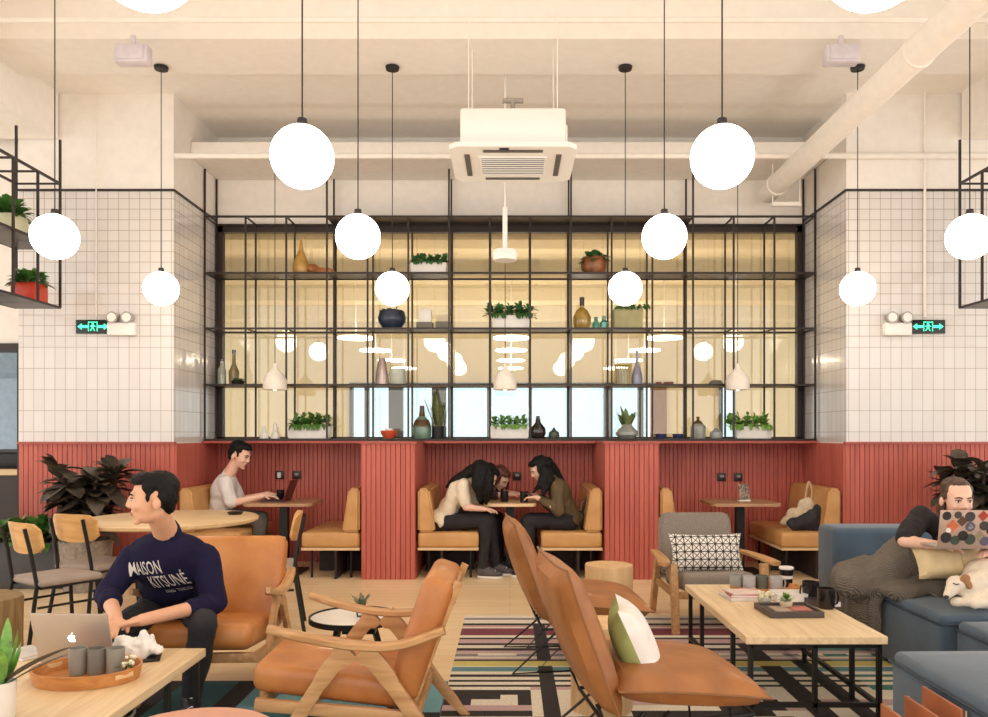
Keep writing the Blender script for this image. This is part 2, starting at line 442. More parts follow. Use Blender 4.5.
MB().b2(fx(719), fx(736), FD+.02, FD+.04, .5, 2.62).build('pane', SKYP, wfo, smooth=False)
wp = MB().b2(fx(650), fx(666), FD-.1, FD, 0, 2.7).build('trim_40', wood('brown post', (120, 84, 58), (146, 106, 76), 'Z'), smooth=False); struct(wp)
# big internal window in the back wall
wn = MB()
wn.b2(W0, W1, 8.6, 8.68, WZ1-.07, WZ1); wn.b2(W0, W1, 8.6, 8.68, WZ0-.01, WZ0+.03)
wn.b2(W0, W0+.07, 8.6, 8.68, WZ0, WZ1); wn.b2(W1-.07, W1, 8.6, 8.68, WZ0, WZ1)
for q in (3, 6, 9, 12): 
    x = -3.19+.4253*q; wn.b2(x-.015, x+.015, 8.62, 8.67, WZ0, WZ1)
w1 = struct(wn.build('window_1', STEEL, smooth=False))
MB().b2(W0+.02, W1-.02, 8.645, 8.655, WZ0, WZ1-.02).build('pane', PANE, w1, smooth=False)

# ================================================================ ceiling services
def pipe(name, pts, r, label, mat=CREAM, cat='pipe', seg=12, group='ceiling pipes'):
    o = MB().tube(pts, r, seg).build(name, mat); tag(o, label, cat, group); return o
pipe('sprinkler_pipe', [(-7.9, 5.9, 4.48), (7.9, 5.9, 4.48)], .022, 'thin cream pipe running across the whole ceiling near the top of the photo')
pipe('conduit', [(-3.6, 6.93, 4.62), (2.55, 6.93, 4.62)], .01, 'thin cream conduit along the rear of the ceiling beam, behind the small lamps', group=None)
pipe('conduit', [(-3.18, 7.5, 4.03), (7.9, 7.5, 4.03)], .028, 'straight cream pipe along the bulkhead above the shelving')
dp = thing('air_duct', 'fat cream round duct running diagonally overhead at upper right', 'duct', (2.74, 8.4, 3.95))
MB().tube([(0, 0, 0), (.0, -8, 0)], .105, 20).build('duct_pipe', CREAM, dp)
for yy in (-.3, -3.1, -5.4):
    MB().lathe([(.107, -.02), (.115, -.02), (.115, .02), (.107, .02)], (0, 0, 0), 24).build('collar', CREAM, dp, loc=(0, yy, 0)).rotation_euler = (R(90), 0, 0)
h = thing('pipe_hanger', 'cream square trapeze bracket hanging under the end of the round duct', 'bracket', (2.84, 8.15, 3.74))
MB().b2(-.14, .16, -.02, .02, 0, .04).build('crossbar', CREAM, h)
for sx in (-.13, .15): MB().cone((sx, 0, .03), (sx, 0, .55), .008).build('rod', CREAM, h)
for px, lb in ((132, 'pale lilac junction box on the ceiling beam at upper left'), (842, 'pale lilac junction box on the ceiling beam beside the diagonal duct')):
    p = P(px, 58, 6.1); o = thing('junction_box', lb, 'junction box', (p.x, 6.12, 4.25), group='lilac ceiling boxes')
    LIL = plain('lilac paint', (216, 206, 212), .6)
    MB().b2(-.13, .13, -.05, .05, 0, .14, .01).build('box_body', LIL, o); MB().b2(-.1, .1, -.058, -.05, .02, .12).build('lid', LIL, o); MB().cone((0, 0, .14), (0, 0, .22), .02).build('conduit_stub', LIL, o)

def acunit():
    t = thing('air_conditioner', 'white square cassette air conditioner hanging from the ceiling in the middle', 'air conditioner', (P(513, 147, 5.77).x, 6.15, 3.48))
    m = MB()
    A = .47; B = .40
    m.slab([(-A+.06, -.4), (A-.06, -.4), (A, -.34), (A, .34), (A-.06, .4), (-A+.06, .4), (-A, .34), (-A, -.34)], 0, .035)
    m.build('panel', WHITE, t)
    g = MB().b2(-.26, .26, -.2, .2, -.012, .0, .004); g.build('grille_frame', WHITE, t)
    sl = MB()
    for i in range(9): sl.box((0, -.17+i*.0425, -.016), (.48, .012, .008), rotm(25))
    sl.build('grille', WHITE, t); MB().b2(-.24, .24, -.185, .185, -.0145, -.0125).build('intake', BLACK, t)
    for a in range(4):
        rm = Matrix.Rotation(R(90*a), 4, 'Z'); q = MB(); L = .28 if a % 2 else .26; d = .335 if a % 2 == 0 else .37
        q.box((0, -d*.93, -.003), (L*2*.85, .04, .008)); o = q.build('air_slot', plain('slot grey', (90, 84, 80), .5), t); o.rotation_euler.z = R(90*a)
    MB().b2(-.39, .39, -.34, .33, .035, .31, .02).build('housing', WHITE, t)
    MB().b2(.37, .42, -.1, .15, .08, .28, .01).build('pump_box', WHITE, t)
    for sx in (-.33, .33):
        for sy in (-.28, .28): MB().cone((sx, sy, .3), (sx, sy, 1.04), .004, seg=6).build('hanger_rod', CREAM, t)
    MB().cone((0, -.1, .34), (0, -.1, .46), .018).cone((-.08, -.1, .46), (.08, -.1, .46), .02).build('drain_tee', plain('grey plastic', (160, 150, 140), .5), t)
    MB().b2(-.1, -.03, -.37, -.35, -.01, .0).build('sensor', BLACK, t)
acunit()
# white ceiling-hung detector on a stem
p = P(505, 255, 7.0)
t = thing('wireless_router', 'small white drum on a thin stem hanging before the middle of the shelves', 'ceiling device', (p.x, 7.0, p.z))
MB().lathe([(0, -.05), (.10, -.05), (.115, 0), (.1, .04), (0, .05)]).build('drum', WHITE, t)
MB().cone((0, 0, .04), (0, 0, .42), .022).build('sleeve', WHITE, t); MB().cone((0, 0, .42), (0, 0, 4.85-p.z), .008).build('stem', WHITE, t)

# ================================================================ globe lamps
def globe():
    t = thing('globe_pendant_lamp', 'x', 'lamp', (0, 0, 2.66), group='white globe pendant lamps')
    g = MB().ell((0, 0, 0), .144, None, 40, 24).build('globe', emis('opal glass', (255, 246, 232), GLOBE_E), t)
    MB().lathe([(.008, .18), (.022, .176), (.024, .15), (.024, .146)]).build('lamp_cap', BLACK, t)
    MB().cone((0, 0, 0), (0, 0, 1), .0038, seg=8).build('cord', BLACK, t, loc=(0, 0, .14)).scale.z = 1.73
    MB().lathe([(0, 1.87), (.055, 1.87), (.06, 1.895), (0, 1.895)]).build('canopy', BLACK, t)
    return t
G0 = globe(); first = True
rows = [(6.75, (-2.98, -1.005, .985, 2.97), 'smallest farthest globe row'),
        (5.12, (-2.95, -.985, 1.0, 2.98), 'middle-sized globe row'),
        (3.65, (-.96, .98), 'large pair of globe lamps'),
        (2.1, (-.975, .975), 'pair of globes cut off by the top edge')]
names4 = ('leftmost', 'second from left', 'third from left', 'rightmost')
for D, xs, rn in rows:
    for i, x in enumerate(xs):
        nm = names4[i] if len(xs) == 4 else ('left', 'right')[i]
        lb = 'glowing white globe lamp, %s in the %s' % (nm, rn)
        gz = 2.63 if D == 6.75 else 2.665
        if first: G0.location = (x, D, gz); G0['label'] = lb; first = False; o = G0
        else: o = dup(G0, (x, D, gz), None, lb)
        # those not under a beam hang from the slab
        for ch in list(o.children):
            top = 4.53 if D == 6.75 else (4.53 if 3.2 < D < 3.85 else 4.85)
            if ch.name.startswith('canopy'): ch.location.z = top-gz-1.9
            if ch.name.startswith('cord'): ch.scale.z = top-gz-.15
# bell pendants over the booth tables
SH = plain('cream shade', (240, 230, 216), .6)
def bell(x, lb, first=[None]):
    if first[0] is None:
        t = thing('bell_pendant_lamp', lb, 'lamp', (x, 8.05, 1.84), group='cream bell pendants over the booths')
        MB().lathe([(.10, 0), (.118, 0), (.118, .10), (.085, .16), (.03, .22), (.014, .27), (0, .27)]).build('lamp_shade', SH, t)
        MB().cone((0, 0, .26), (0, 0, 2.33), .004, seg=6).build('cord', STEEL, t)
        MB().ell((0, 0, .03), .035).build('bulb', emis('bulb', (255, 236, 200), 6), t)
        first[0] = t; return t
    return dup(first[0], (x, 8.05, 1.84), None, lb)
bell(-2.395, 'cream bell pendant hanging over the left booth, nearest the man in the pale shirt')
bell(-.05, 'cream bell pendant hanging over the middle booth of three women')
bell(2.32, 'cream bell pendant hanging over the empty right booth')

# discs of light in the far room
DL = emis('disc diffuser', (255, 246, 230), DISC_E); i = 0; DF = None
for X, cn in ((-2.4, 'left'), (0.02, 'middle'), (2.4, 'right')):
    for j, D in enumerate((12.3, 14.1, 16, 17.9)):
        lb = 'thin disc ceiling light beyond the glass, %s column, %s from the front' % (cn, ('first', 'second', 'third', 'fourth')[j])
        if DF is None:
            DF = thing('disc_ceiling_light', lb, 'lamp', (X, D, 2.9), group='disc lights in the far room')
            MB().lathe([(0, -.02), (.28, -.02), (.28, 0), (0, 0)]).build('diffuser', DL, DF); MB().cone((0, 0, 0), (0, 0, 1.1), .006, seg=6).build('stem', WHITE, DF)
        else: dup(DF, (X, D, 2.9), None, lb)

# ================================================================ shelving in front of the window
YN, YF = 8.26, 8.60
ZR = [1.335, 1.91, 2.5, 3.08, 3.67]
rk = thing('shelving_rack', 'black metal grid shelving in front of the internal window above red boards', 'shelving', (0, YN, 1.318))
z_ = 1.318
for q in range(16):
    x = -3.19+.4253*q; top = 4.16 if q % 3 == 0 else 3.67
    MB().b2(x-.009, x+.009, -.009, .009, 0, top-z_).build('post', STEEL, rk, smooth=False)
    MB().b2(x-.009, x+.009, YF-YN-.018, YF-YN, 0, top-z_).build('post', STEEL, rk, smooth=False)
for z in ZR:
    MB().b2(-3.199, 3.199, -.01, .01, z-z_-.016, z-z_+.004).build('rail', STEEL, rk, smooth=False)
    MB().b2(-3.199, 3.199, YF-YN-.02, YF-YN, z-z_-.016, z-z_+.004).build('rail', STEEL, rk, smooth=False)
    for q in range(16):
        x = -3.19+.4253*q; MB().b2(x-.008, x+.008, 0, YF-YN, z-z_-.012, z-z_+.003).build('cross_bar', STEEL, rk, smooth=False)
SHELF = plain('dark shelf plate', (58, 47, 42), .35, .3)
for z, (a, b) in ((3.67, (3, 12)), (3.08, (0, 6)), (3.08, (9, 15)), (2.5, (4, 11)), (1.91, (0, 15)), (1.335, (0, 15))):
    MB().b2(-3.19+.4253*a, -3.19+.4253*b, .012, YF-YN-.02, z-z_-.008, z-z_+.006).build('shelf', SHELF, rk, smooth=False)

# hanging racks at both sides
def hang(sx, lb):
    t = thing('hanging_rack', lb, 'shelving', (sx*4.3, 7.2, 2.54), group='hanging racks on both sides')
    for x in (-.2, .2):
        for i, dy in enumerate((0, -.34, -.68, -1.02, -1.36, -1.9)):
            top = (1.53 if x*sx < 0 else 1.78) if i == 0 else 1.13
            MB().b2(x-.009, x+.009, dy-.009, dy+.009, 0, top).build('post', STEEL, t, smooth=False)
    for z in (0, .54, 1.13):
        for x in (-.2, .2): MB().b2(x-.01, x+.01, -1.9, 0, z-.01, z+.01).build('rail', STEEL, t, smooth=False)
        for dy in (0, -.34, -.68, -1.02): MB().b2(-.2, .2, dy-.008, dy+.008, z-.008, z+.008).build('rail', STEEL, t, smooth=False)
        if z < 1: MB().b2(-.2, .2, -1.9, -.01, z-.008, z+.012).build('shelf', SHELF, t, smooth=False)
    return t
hang(-1, 'black metal hanging rack with potted plants at the left edge'); hang(1, 'empty black metal hanging rack at the right edge')

# ================================================================ exit signs
GRN = emis('sign green', (60, 225, 160), 1.6)
def exit_sign(x, lb):
    t = thing('exit_sign', lb, 'sign', (x, 7.535, 2.41), group='exit signs on the tiled piers')
    MB().b2(-.165, .165, -.03, 0, -.065, .065, .004).build('sign_board', plain('sign black', (22, 34, 30), .3), t)
    g = MB(); y = -.033
    def pl(pts):
        vs = [g.bm.verts.new((a, y, b)) for a, b in pts]; g.bm.faces.new(vs)
    for s_ in (-1, 1):
        pl([(s_*.045, -.012), (s_*.105, -.012), (s_*.105, -.03), (s_*.145, 0), (s_*.105, .03), (s_*.105, .012), (s_*.045, .012)][::s_])
    for a, b, c_, d in ((-.045, -.038, -.045, .045), (.038, .045, -.045, .045), (-.045, .045, .038, .045)): pl([(a, c_), (b, c_), (b, d), (a, d)])
    pl([(-.01, .02), (.008, .02), (.008, .034), (-.01, .034)])
    pl([(-.014, .016), (.014, .016), (.008, -.012), (-.012, -.012)]); pl([(-.028, .004), (-.014, .014), (-.012, .006), (-.024, -.004)]); pl([(.012, .012), (.028, .004), (.026, -.002), (.01, .004)])
    pl([(-.012, -.012), (-.002, -.012), (-.018, -.042), (-.028, -.038)]); pl([(0, -.012), (.008, -.012), (.022, -.04), (.013, -.043)])
    g.build('sign_symbols', GRN, t, smooth=False)
exit_sign((94-510)/105, 'green running figure exit sign on the left tiled pier, under the globe lamp')
exit_sign((927-510)/105, 'green running figure exit sign on the right tiled pier')
def emlight(x, lb):
    t = thing('emergency_light', lb, 'lamp', (x, 7.535, 2.385), group='twin emergency lights')
    MB().b2(-.13, .13, -.06, 0, -.06, .06, .008).build('box_body', WHITE, t)
    for s_ in (-.07, .07):
        h_ = MB().cone((s_, -.02, .11), (s_, -.09, .105), .045, .055, 20).build('lamp_head', plain('lamp chrome', (170, 160, 150), .25, .6), t)
        MB().cone((s_, -.091, .105), (s_, -.094, .105), .042).build('lens', WCER, t); MB().b2(s_-.01, s_+.01, -.03, -.01, .05, .1).build('bracket', WHITE, t)
emlight((123-510)/105, 'white twin-headed emergency light beside the left exit sign')
emlight((896-510)/105, 'white twin-headed emergency light beside the right exit sign')
o = MB().tube([(P(95, 150, 7.5).x, 7.52, 4.7), (P(95, 150, 7.5).x, 7.52, 2.5)], .006).build('cable_conduit', CREAM); tag(o, 'thin vertical conduit down the left tiled pier to the exit sign', 'pipe', 'exit sign conduits')
o = MB().tube([(P(926, 150, 7.5).x, 7.52, 4.7), (P(926, 150, 7.5).x, 7.52, 2.5)], .012).build('cable_conduit', CREAM); tag(o, 'thin vertical conduit down the right tiled pier to the exit sign', 'pipe', 'exit sign conduits')
# sockets
SK = plain('socket black', (36, 30, 30), .35)
for px, py, lb in ((280, 475, 'black wall socket with a white plug, left of the pair above the left booth table'), (297, 475, 'black wall socket right of the pair above the left booth table'), (517, 476, 'single black wall socket between the women in the middle booth'), (721.5, 477, 'black wall socket left of the pair above the right booth table'), (738, 477, 'black wall socket right of the pair above the right booth table')):
    p = P(px, py, 8.62); t = thing('wall_socket', lb, 'socket', (p.x, 8.625, p.z), group='black wall sockets')
    MB().b2(-.045, .045, -.02, 0, -.045, .045, .005).build('face_plate', SK, t)
    if px == 280: MB().b2(-.02, .02, -.05, -.02, -.03, .03, .005).build('plug', WCER, t)
    else: MB().b2(-.02, .02, -.03, -.02, -.005, .02, .004).build('cover_flap', plain('grey plastic', (160, 150, 140), .5), t)
# ================================================================ rugs
def mesh_cells(name, xs, ys, fn, mats, th=.012):
    """a flat rug cut into rectangles, one material per cell"""
    m = MB(); bm = m.bm
    V = [[bm.verts.new((x, y, th)) for y in ys] for x in xs]
    for i in range(len(xs)-1):
        for j in range(len(ys)-1):
            f = bm.faces.new((V[i][j], V[i+1][j], V[i+1][j+1], V[i][j+1])); f.material_index = fn((xs[i]+xs[i+1])/2, (ys[j]+ys[j+1])/2)
    x0, x1, y0, y1 = xs[0], xs[-1], ys[0], ys[-1]
    for a, b in (((x0, y0), (x1, y0)), ((x1, y0), (x1, y1)), ((x1, y1), (x0, y1)), ((x0, y1), (x0, y0))):
        m.quad((*a, 0), (*b, 0), (*b, th), (*a, th))
    return m.build(name, mats, smooth=False, norm=False)
def rc(n, c): return plain(n, c, .95, nz=.08, nscale=80, bump=.3, bscale=250)
RUGM = [rc('rug cream', (226, 216, 196)), rc('rug black', (48, 42, 42)), rc('rug maroon', (124, 62, 74)), rc('rug pink', (196, 164, 162)),
        rc('rug yellow', (206, 192, 112)), rc('rug teal', (98, 138, 142)), rc('rug grey', (140, 132, 130)), rc('rug green', (70, 120, 110))]
stripe = [(617, 0), (619.5, 6), (621.5, 0), (625, 1), (627, 3), (629, 0), (630, 2), (637, 0), (639.5, 1), (641, 3), (645, 1), (647, 0), (650, 1), (652.5, 3), (655, 0), (655.5, 6), (658.5, 0), (660, 3), (661.5, 1), (663, 4), (668, 0), (669, 5), (673.5, 0), (676.5, 1), (679, 0), (682, 1), (684, 0), (687, 1), (689, 0)]
def dy(y): return 1.38*790/(y-435)
st = [(dy(a), c) for a, c in stripe]
yy = [dy(689), 4.24, 4.16, 4.09, 4.0, 3.92, 3.84, 3.74, 3.66, 3.58, 3.50, 3.4, 3.32, 3.2, 3.1, 3.0, 2.9, 2.8, 2.7, 2.6, 2.5]
ysR = sorted(set([round(d, 4) for d, _ in st]+[round(v, 4) for v in yy]+[5.52, 4.9]))
xsR = sorted([-.34, -.2, -.05, .04, .11, .165, .25, .33, .45, .6, .75, .9, 1.05, 1.2, 1.3, 1.38, 1.48, 1.6, 1.70, 1.8, 1.95, 2.1, 2.25, 2.5])
def rugfn(x, y):
    if .165 < x < .25 and not (dy(668) < y < dy(663)) and y < 5.75: return 1
    if 1.48 < x < 1.6 and y < 5.2 and not (dy(668) < y < dy(663)): return 1
    if 1.70 < x < 1.8 and y < 4.75: return 1
    if y < dy(689):
        r = int((dy(689)-y)/.09)
        if x < .11:
            if 4.09 < y < 4.24: return 1 if not (x > -.05 and y < 4.16 and x < .04) else 0
            if 4.0 < y < 4.09: return 1 if (x < -.2 or x > .04) else 0
            return [0, 1, 0, 3, 1, 0, 5, 0, 1, 1, 0, 4][r % 12]
        if .33 < x < 1.38: return [0, 1, 0, 1, 3, 0, 1, 1, 0, 1, 0, 3][(r+int(x*3)) % 12]
        if 1.9 < x: return [5, 0, 7, 0, 3, 1][(r+int(x*4)) % 6]
        return 0 if (r+int(x*2)) % 5 else 3
    c = 0
    for d, cc in st:
        if y < d: c = cc
    if c == 6 and 4.9 < y < 5.1: c = 6 if int((x+5)*7) % 2 else 0
    if 1.95 < x and c in (1, 6): c = 7
    return c
o = mesh_cells('striped_rug', xsR, ysR, rugfn, RUGM); tag(o, 'large flat woven rug striped cream, black, maroon, yellow and teal under the right coffee table', 'rug')
TEAL = [rc('rug deep teal', (54, 96, 98)), rc('rug black', 0), rc('rug light teal', (112, 158, 166))]
def rug2(x, y):
    if -1.5 < x < -1.38: return 1
    if -.62 < x < -.5: return 1
    if x > -.5: return 2 if y > 3.9 else 1
    return 1 if (-1.9 < x < -1.8) else (2 if (int((y*3)) % 4 == 0 and x > -1.3) else 0)
o = mesh_cells('teal_rug', [-2.6, -1.9, -1.8, -1.5, -1.38, -1.0, -.62, -.5, -.345], [2.2, 2.7, 3.1, 3.4, 3.7, 3.9, 4.1, 4.4], rug2, TEAL, .011); tag(o, 'teal and black woven rug under the left lounge chairs', 'rug')

# ================================================================ benches (booths)
def bench(x0, x1, back, lb, y0=7.56, y1=8.6, first=[None]):
    """back = -1: backrest on the -x side"""
    L = x1-x0; t = thing('booth_bench', lb, 'bench', ((x0+x1)/2, (y0+y1)/2, 0), 0 if back < 0 else math.pi, 'mustard leather booth benches')
    W = y1-y0; h = L/2
    MB().b2(-h, h, -W/2, W/2, .30, .447, .03, 3).build('seat', MUST, t)
    m = MB(); m.prism([(-h, .45), (-h+.17, .45), (-h+.11, .86), (-h+.04, .875), (-h, .86)], -W/2, W/2)
    bmesh.ops.bevel(m.bm, geom=[e for e in m.bm.edges], offset=.02, segments=3, affect='EDGES'); m.build('backrest', MUST, t)
    MB().b2(-h, h, -W/2+.005, W/2, .275, .30).build('base_board', OAK, t, smooth=False)
    MB().b2(-h+.22 if back < 9 else 0, -h+.24, -W/2+.02, W/2, .0, .275).build('shade_panel', plain('dark under-bench shade', (44, 28, 26), .7), t, smooth=False)  # added dark sheets, here and next line, stand in for shade under the bench
    MB().b2(-h+.02, h-.06, W/2-.5, W/2-.48, .0, .275).build('shade_panel', plain('dark under-bench shade', 0), t, smooth=False)
    for sx in (-h+.1, h-.08):
        for sy in (-W/2+.1, W/2-.1): MB().cone((sx, sy, 0), (sx, sy, .28), .012).build('leg', BLACK, t)
    return t
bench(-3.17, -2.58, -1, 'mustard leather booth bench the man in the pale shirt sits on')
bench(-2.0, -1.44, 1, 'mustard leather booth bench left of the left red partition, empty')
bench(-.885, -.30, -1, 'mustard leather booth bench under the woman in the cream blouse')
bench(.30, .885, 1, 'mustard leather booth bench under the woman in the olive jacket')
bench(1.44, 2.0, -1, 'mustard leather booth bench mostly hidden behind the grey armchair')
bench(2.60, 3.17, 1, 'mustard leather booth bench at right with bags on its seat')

def booth_table(x, lb, w=.68, d=.6, z=.715, y=7.95):
    t = thing('booth_table', lb, 'table', (x, y, 0), group='pedestal tables in the booths')
    m = MB(); r = .08; pts = []
    for cx, cy, a0 in ((w/2-r, d/2-r, 0), (-w/2+r, d/2-r, 90), (-w/2+r, -d/2+r, 180), (w/2-r, -d/2+r, 270)):
        for k_ in range(6): a = R(a0+k_*18); pts.append((cx+r*math.cos(a), cy+r*math.sin(a)))
    m.slab(pts, z-.03, z); m.build('tabletop', TOPW if x else OAK, t)
    m = MB(); m.b2(-.04, .04, -.04, .04, .02, z-.03); m.build('pedestal', BLACK, t, smooth=False)
    MB().b2(-.2, .2, -.2, .2, 0, .02).build('base_plate', BLACK, t, smooth=False)
    MB().b2(-.18, .18, -.15, .15, z-.045, z-.03).build('top_bracket', BLACK, t, smooth=False)
booth_table(-2.27, 'small pedestal table in the left booth under the man\'s laptop'); booth_table(0.0, 'small pedestal table with mugs between the three women', .52); booth_table(2.31, 'small pedestal table in the empty right booth with a card holder')

# ================================================================ round café table and chairs
t = thing('round_table', 'large round light oak table behind the man in the navy sweatshirt', 'table', (-2.62, 6.1, 0))
MB().lathe([(0, .705), (.62, .705), (.645, .715), (.65, .735), (.64, .742), (0, .742)], seg=64).build('tabletop', OAK, t)
MB().cone((0, 0, .02), (0, 0, .70), .04).build('pedestal', BLACK, t); MB().lathe([(0, 0), (.32, 0), (.32, .015), (.05, .03), (0, .03)]).build('base_plate', BLACK, t)
PLY = wood('honey plywood', (206, 152, 88), (226, 176, 112), 'X', .35)
def cafe_chair(first=[None]):
    t = thing('cafe_chair', 'x', 'chair', group='plywood backed cafe chairs')
    # faces -y (front), back at +y
    MB().box((0, 0, .45), (.40, .40, .045), None, .02, 3).build('seat', TAUPE, t)
    MB().b2(-.19, .19, -.19, .19, .415, .43).build('seat_frame', BLACK, t)
    m = MB(); n = 10; pts = []
    for i in range(n+1):
        u = -1+2*i/n; pts.append((u*.20, .045*(u*u)))
    vs = []
    for (x, yb) in pts:
        u = x/.20; tp = .83-.012*u*u*u*u-(.03 if abs(u) > .95 else 0); bt = .63+.02*u*u+(.03 if abs(u) > .95 else 0)
        vs.append([m.bm.verts.new((x, .205-yb+dy_+(zz-.63)*.2, zz)) for dy_ in (0, .014) for zz in (bt, tp)])
    for a, b in zip(vs, vs[1:]):
        m.bm.faces.new((a[0], a[1], b[1], b[0])); m.bm.faces.new((a[2], b[2], b[3], a[3])); m.bm.faces.new((a[1], a[3], b[3], b[1])); m.bm.faces.new((a[0], b[0], b[2], a[2]))
    m.bm.faces.new((vs[0][0], vs[0][2], vs[0][3], vs[0][1])); m.bm.faces.new((vs[-1][0], vs[-1][1], vs[-1][3], vs[-1][2]))
    m.build('backrest', PLY, t)
    for s_ in (-1, 1):
        MB().tube([(s_*.15, .268, .80), (s_*.15, .235, .66), (s_*.16, .20, .44), (s_*.19, .27, 0)], .013, 8).build('back_leg', BLACK, t)
        MB().tube([(s_*.17, -.17, .43), (s_*.19, -.20, 0)], .013, 8).build('leg', BLACK, t)
        MB().tube([(s_*.17, .2, .3), (s_*.18, -.18, .3)], .009, 6).build('side_rail', BLACK, t)
    return t
cc = cafe_chair(); cc.location = (-2.97, 5.18, 0); cc.rotation_euler.z = R(146); cc['label'] = 'plywood backed cafe chair seen from behind, nearest the left edge'
dup(cc, (-2.98, 5.72, 0), R(160), 'plywood backed cafe chair with its flat back towards us, before the dark plant')
dup(cc, (-1.74, 5.62, 0), R(-76), 'cafe chair seen edge-on between the orange armchair and the booth table')

# ================================================================ lounge chairs (front is -y)
def strip(pts, w, th):
    """flat wooden bar through pts (list of (x,y,z)), w across x, th across"""
    m = MB(); rings = []
    n = len(pts)
    for i, p in enumerate(pts):
        p = Vector(p); a = Vector(pts[max(0, i-1)]); b = Vector(pts[min(n-1, i+1)]); d = (b-a).normalized()
        sx = Vector((1, 0, 0)); up = d.cross(sx).normalized()
        ww = w[i] if hasattr(w, '__len__') else w; tt = th[i] if hasattr(th, '__len__') else th
        rings.append([m.bm.verts.new(p+sx*(a_*ww/2)+up*(b_*tt/2)) for a_, b_ in ((-1, -.6), (-.75, -1), (.75, -1), (1, -.6), (1, .6), (.75, 1), (-.75, 1), (-1, .6))])
    for A, B in zip(rings, rings[1:]):
        for k_ in range(8): m.bm.faces.new((A[k_], A[(k_+1) % 8], B[(k_+1) % 8], B[k_]))
    m.bm.faces.new(rings[0][::-1]); m.bm.faces.new(rings[-1]); return m
def curve_pts(ps, n=5):
    """Catmull-Rom"""
    ps = [Vector(p) for p in ps]; out = []
    q = [ps[0]*2-ps[1]]+ps+[ps[-1]*2-ps[-2]]
    for i in range(1, len(q)-2):
        for k_ in range(n):
            t_ = k_/n; a, b, c, d = q[i-1:i+3]
            out.append(.5*((2*b)+(c-a)*t_+(2*a-5*b+4*c-d)*t_*t_+(3*b-a-3*c+d)*t_**3))
    out.append(ps[-1]); return out
def lounge(name, lb, loc, rz, MAT, group, armspread=.31):
    t = thing(name, lb, 'armchair', loc, rz, group)
    a = armspread
    # seat cushion: slopes back
    MB().box((0, -.13, .335), (.56, .64, .135), rotm(-7), .05, 4).build('seat', MAT, t)
    bq = MB(); bq.box((0, .255, .525), (.56, .14, .53), rotm(-19), .045, 4).build('backrest', MAT, t)
    for s_ in (-1, 1):
        x = s_*a
        strip(curve_pts([(x*1.10, -.36, .59), (x*1.04, -.21, .55), (x, -.02, .515), (x, .17, .515), (x*.97, .36, .575)]), [.02]+[.04]*2+[.058]*14+[.055]*3+[.045], .032).build('arm', ASH, t)
        strip(curve_pts([(x, -.03, .50), (x, -.11, .42), (x, -.24, .22), (x, -.37, 0)]), .032, [.10]*3+[.07]*4+[.058]*4+[.05]*3+[.035]*2).build('leg', ASH, t)
        strip(curve_pts([(x, .02, .50), (x, .10, .42), (x, .24, .22), (x, .42, 0)]), .032, [.10]*3+[.075]*4+[.06]*4+[.05]*3+[.035]*2).build('leg', ASH, t)
        strip([(s_*.235, .20, .22), (s_*.235, .335, .58), (s_*.235, .415, .76)], .034, [.05, .045, .035]).build('back_post', ASH, t)
        strip([(x*.97, -.42, .27), (x*.97, 0, .235), (x*.97, .26, .21)], .03, .05).build('side_rail', ASH, t)
    for (y_, z_) in ((-.40, .262), (.24, .215)): MB().b2(-a, a, y_-.015, y_+.015, z_-.025, z_+.025, .006).build('cross_rail', ASH, t)
    MB().box((0, .385, .71), (.47, .02, .05), rotm(-19)).build('back_slat', ASH, t); MB().box((0, .31, .48), (.47, .02, .05), rotm(-19)).build('back_slat', ASH, t)
    return t
lounge('lounge_chair', 'tan leather armchair with bowed ash arms, seen from its side at lower centre', (-.63, 3.56, .0), R(-90), TAN, 'leather armchairs with ash frames')
lounge('lounge_chair', 'orange leather armchair facing us, holding the man in the navy sweatshirt', (-1.59, 4.36, 0), R(3), ORANGE, 'leather armchairs with ash frames')
# grey wool armchair
t = thing('lounge_chair', 'grey wool armchair with splayed wooden arms by the coffee table', 'armchair', (1.44, 5.80, 0), R(2))
MB().box((0, -.06, .335), (.52, .56, .13), rotm(-5), .045, 4).build('seat', GREYF, t)
m = MB(); m.prism([(-.30, .33), (.30, .33), (.27, .77), (.25, .795), (-.25, .795), (-.27, .77)], -.05, .05, Matrix.Translation((0, .17, 0)) @ Matrix.Rotation(R(-13), 4, 'X'))
bmesh.ops.bevel(m.bm, geom=list(m.bm.edges), offset=.022, segments=3, affect='EDGES'); m.build('backrest', GREYF, t)
for s_ in (-1, 1):
    strip(curve_pts([(s_*.39, -.36, .49), (s_*.37, -.2, .50), (s_*.345, .05, .50), (s_*.33, .27, .49)]), [.05]+[.085]*7+[.07]*6+[.05]*2, .028).build('arm', ASH, t)
    strip([(s_*.32, -.30, .485), (s_*.315, -.33, .3), (s_*.31, -.35, 0)], .055, [.065, .06, .04]).build('leg', ASH, t)
    strip([(s_*.31, .2, .48), (s_*.31, .3, .25), (s_*.31, .40, 0)], .05, [.07, .06, .04]).build('leg', ASH, t)
    MB().b2(s_*.30-.015, s_*.30+.015, -.32, .28, .24, .29, .005).build('side_rail', ASH, t)
MB().b2(-.3, .3, -.32, -.29, .24, .29, .005).build('cross_rail', ASH, t)

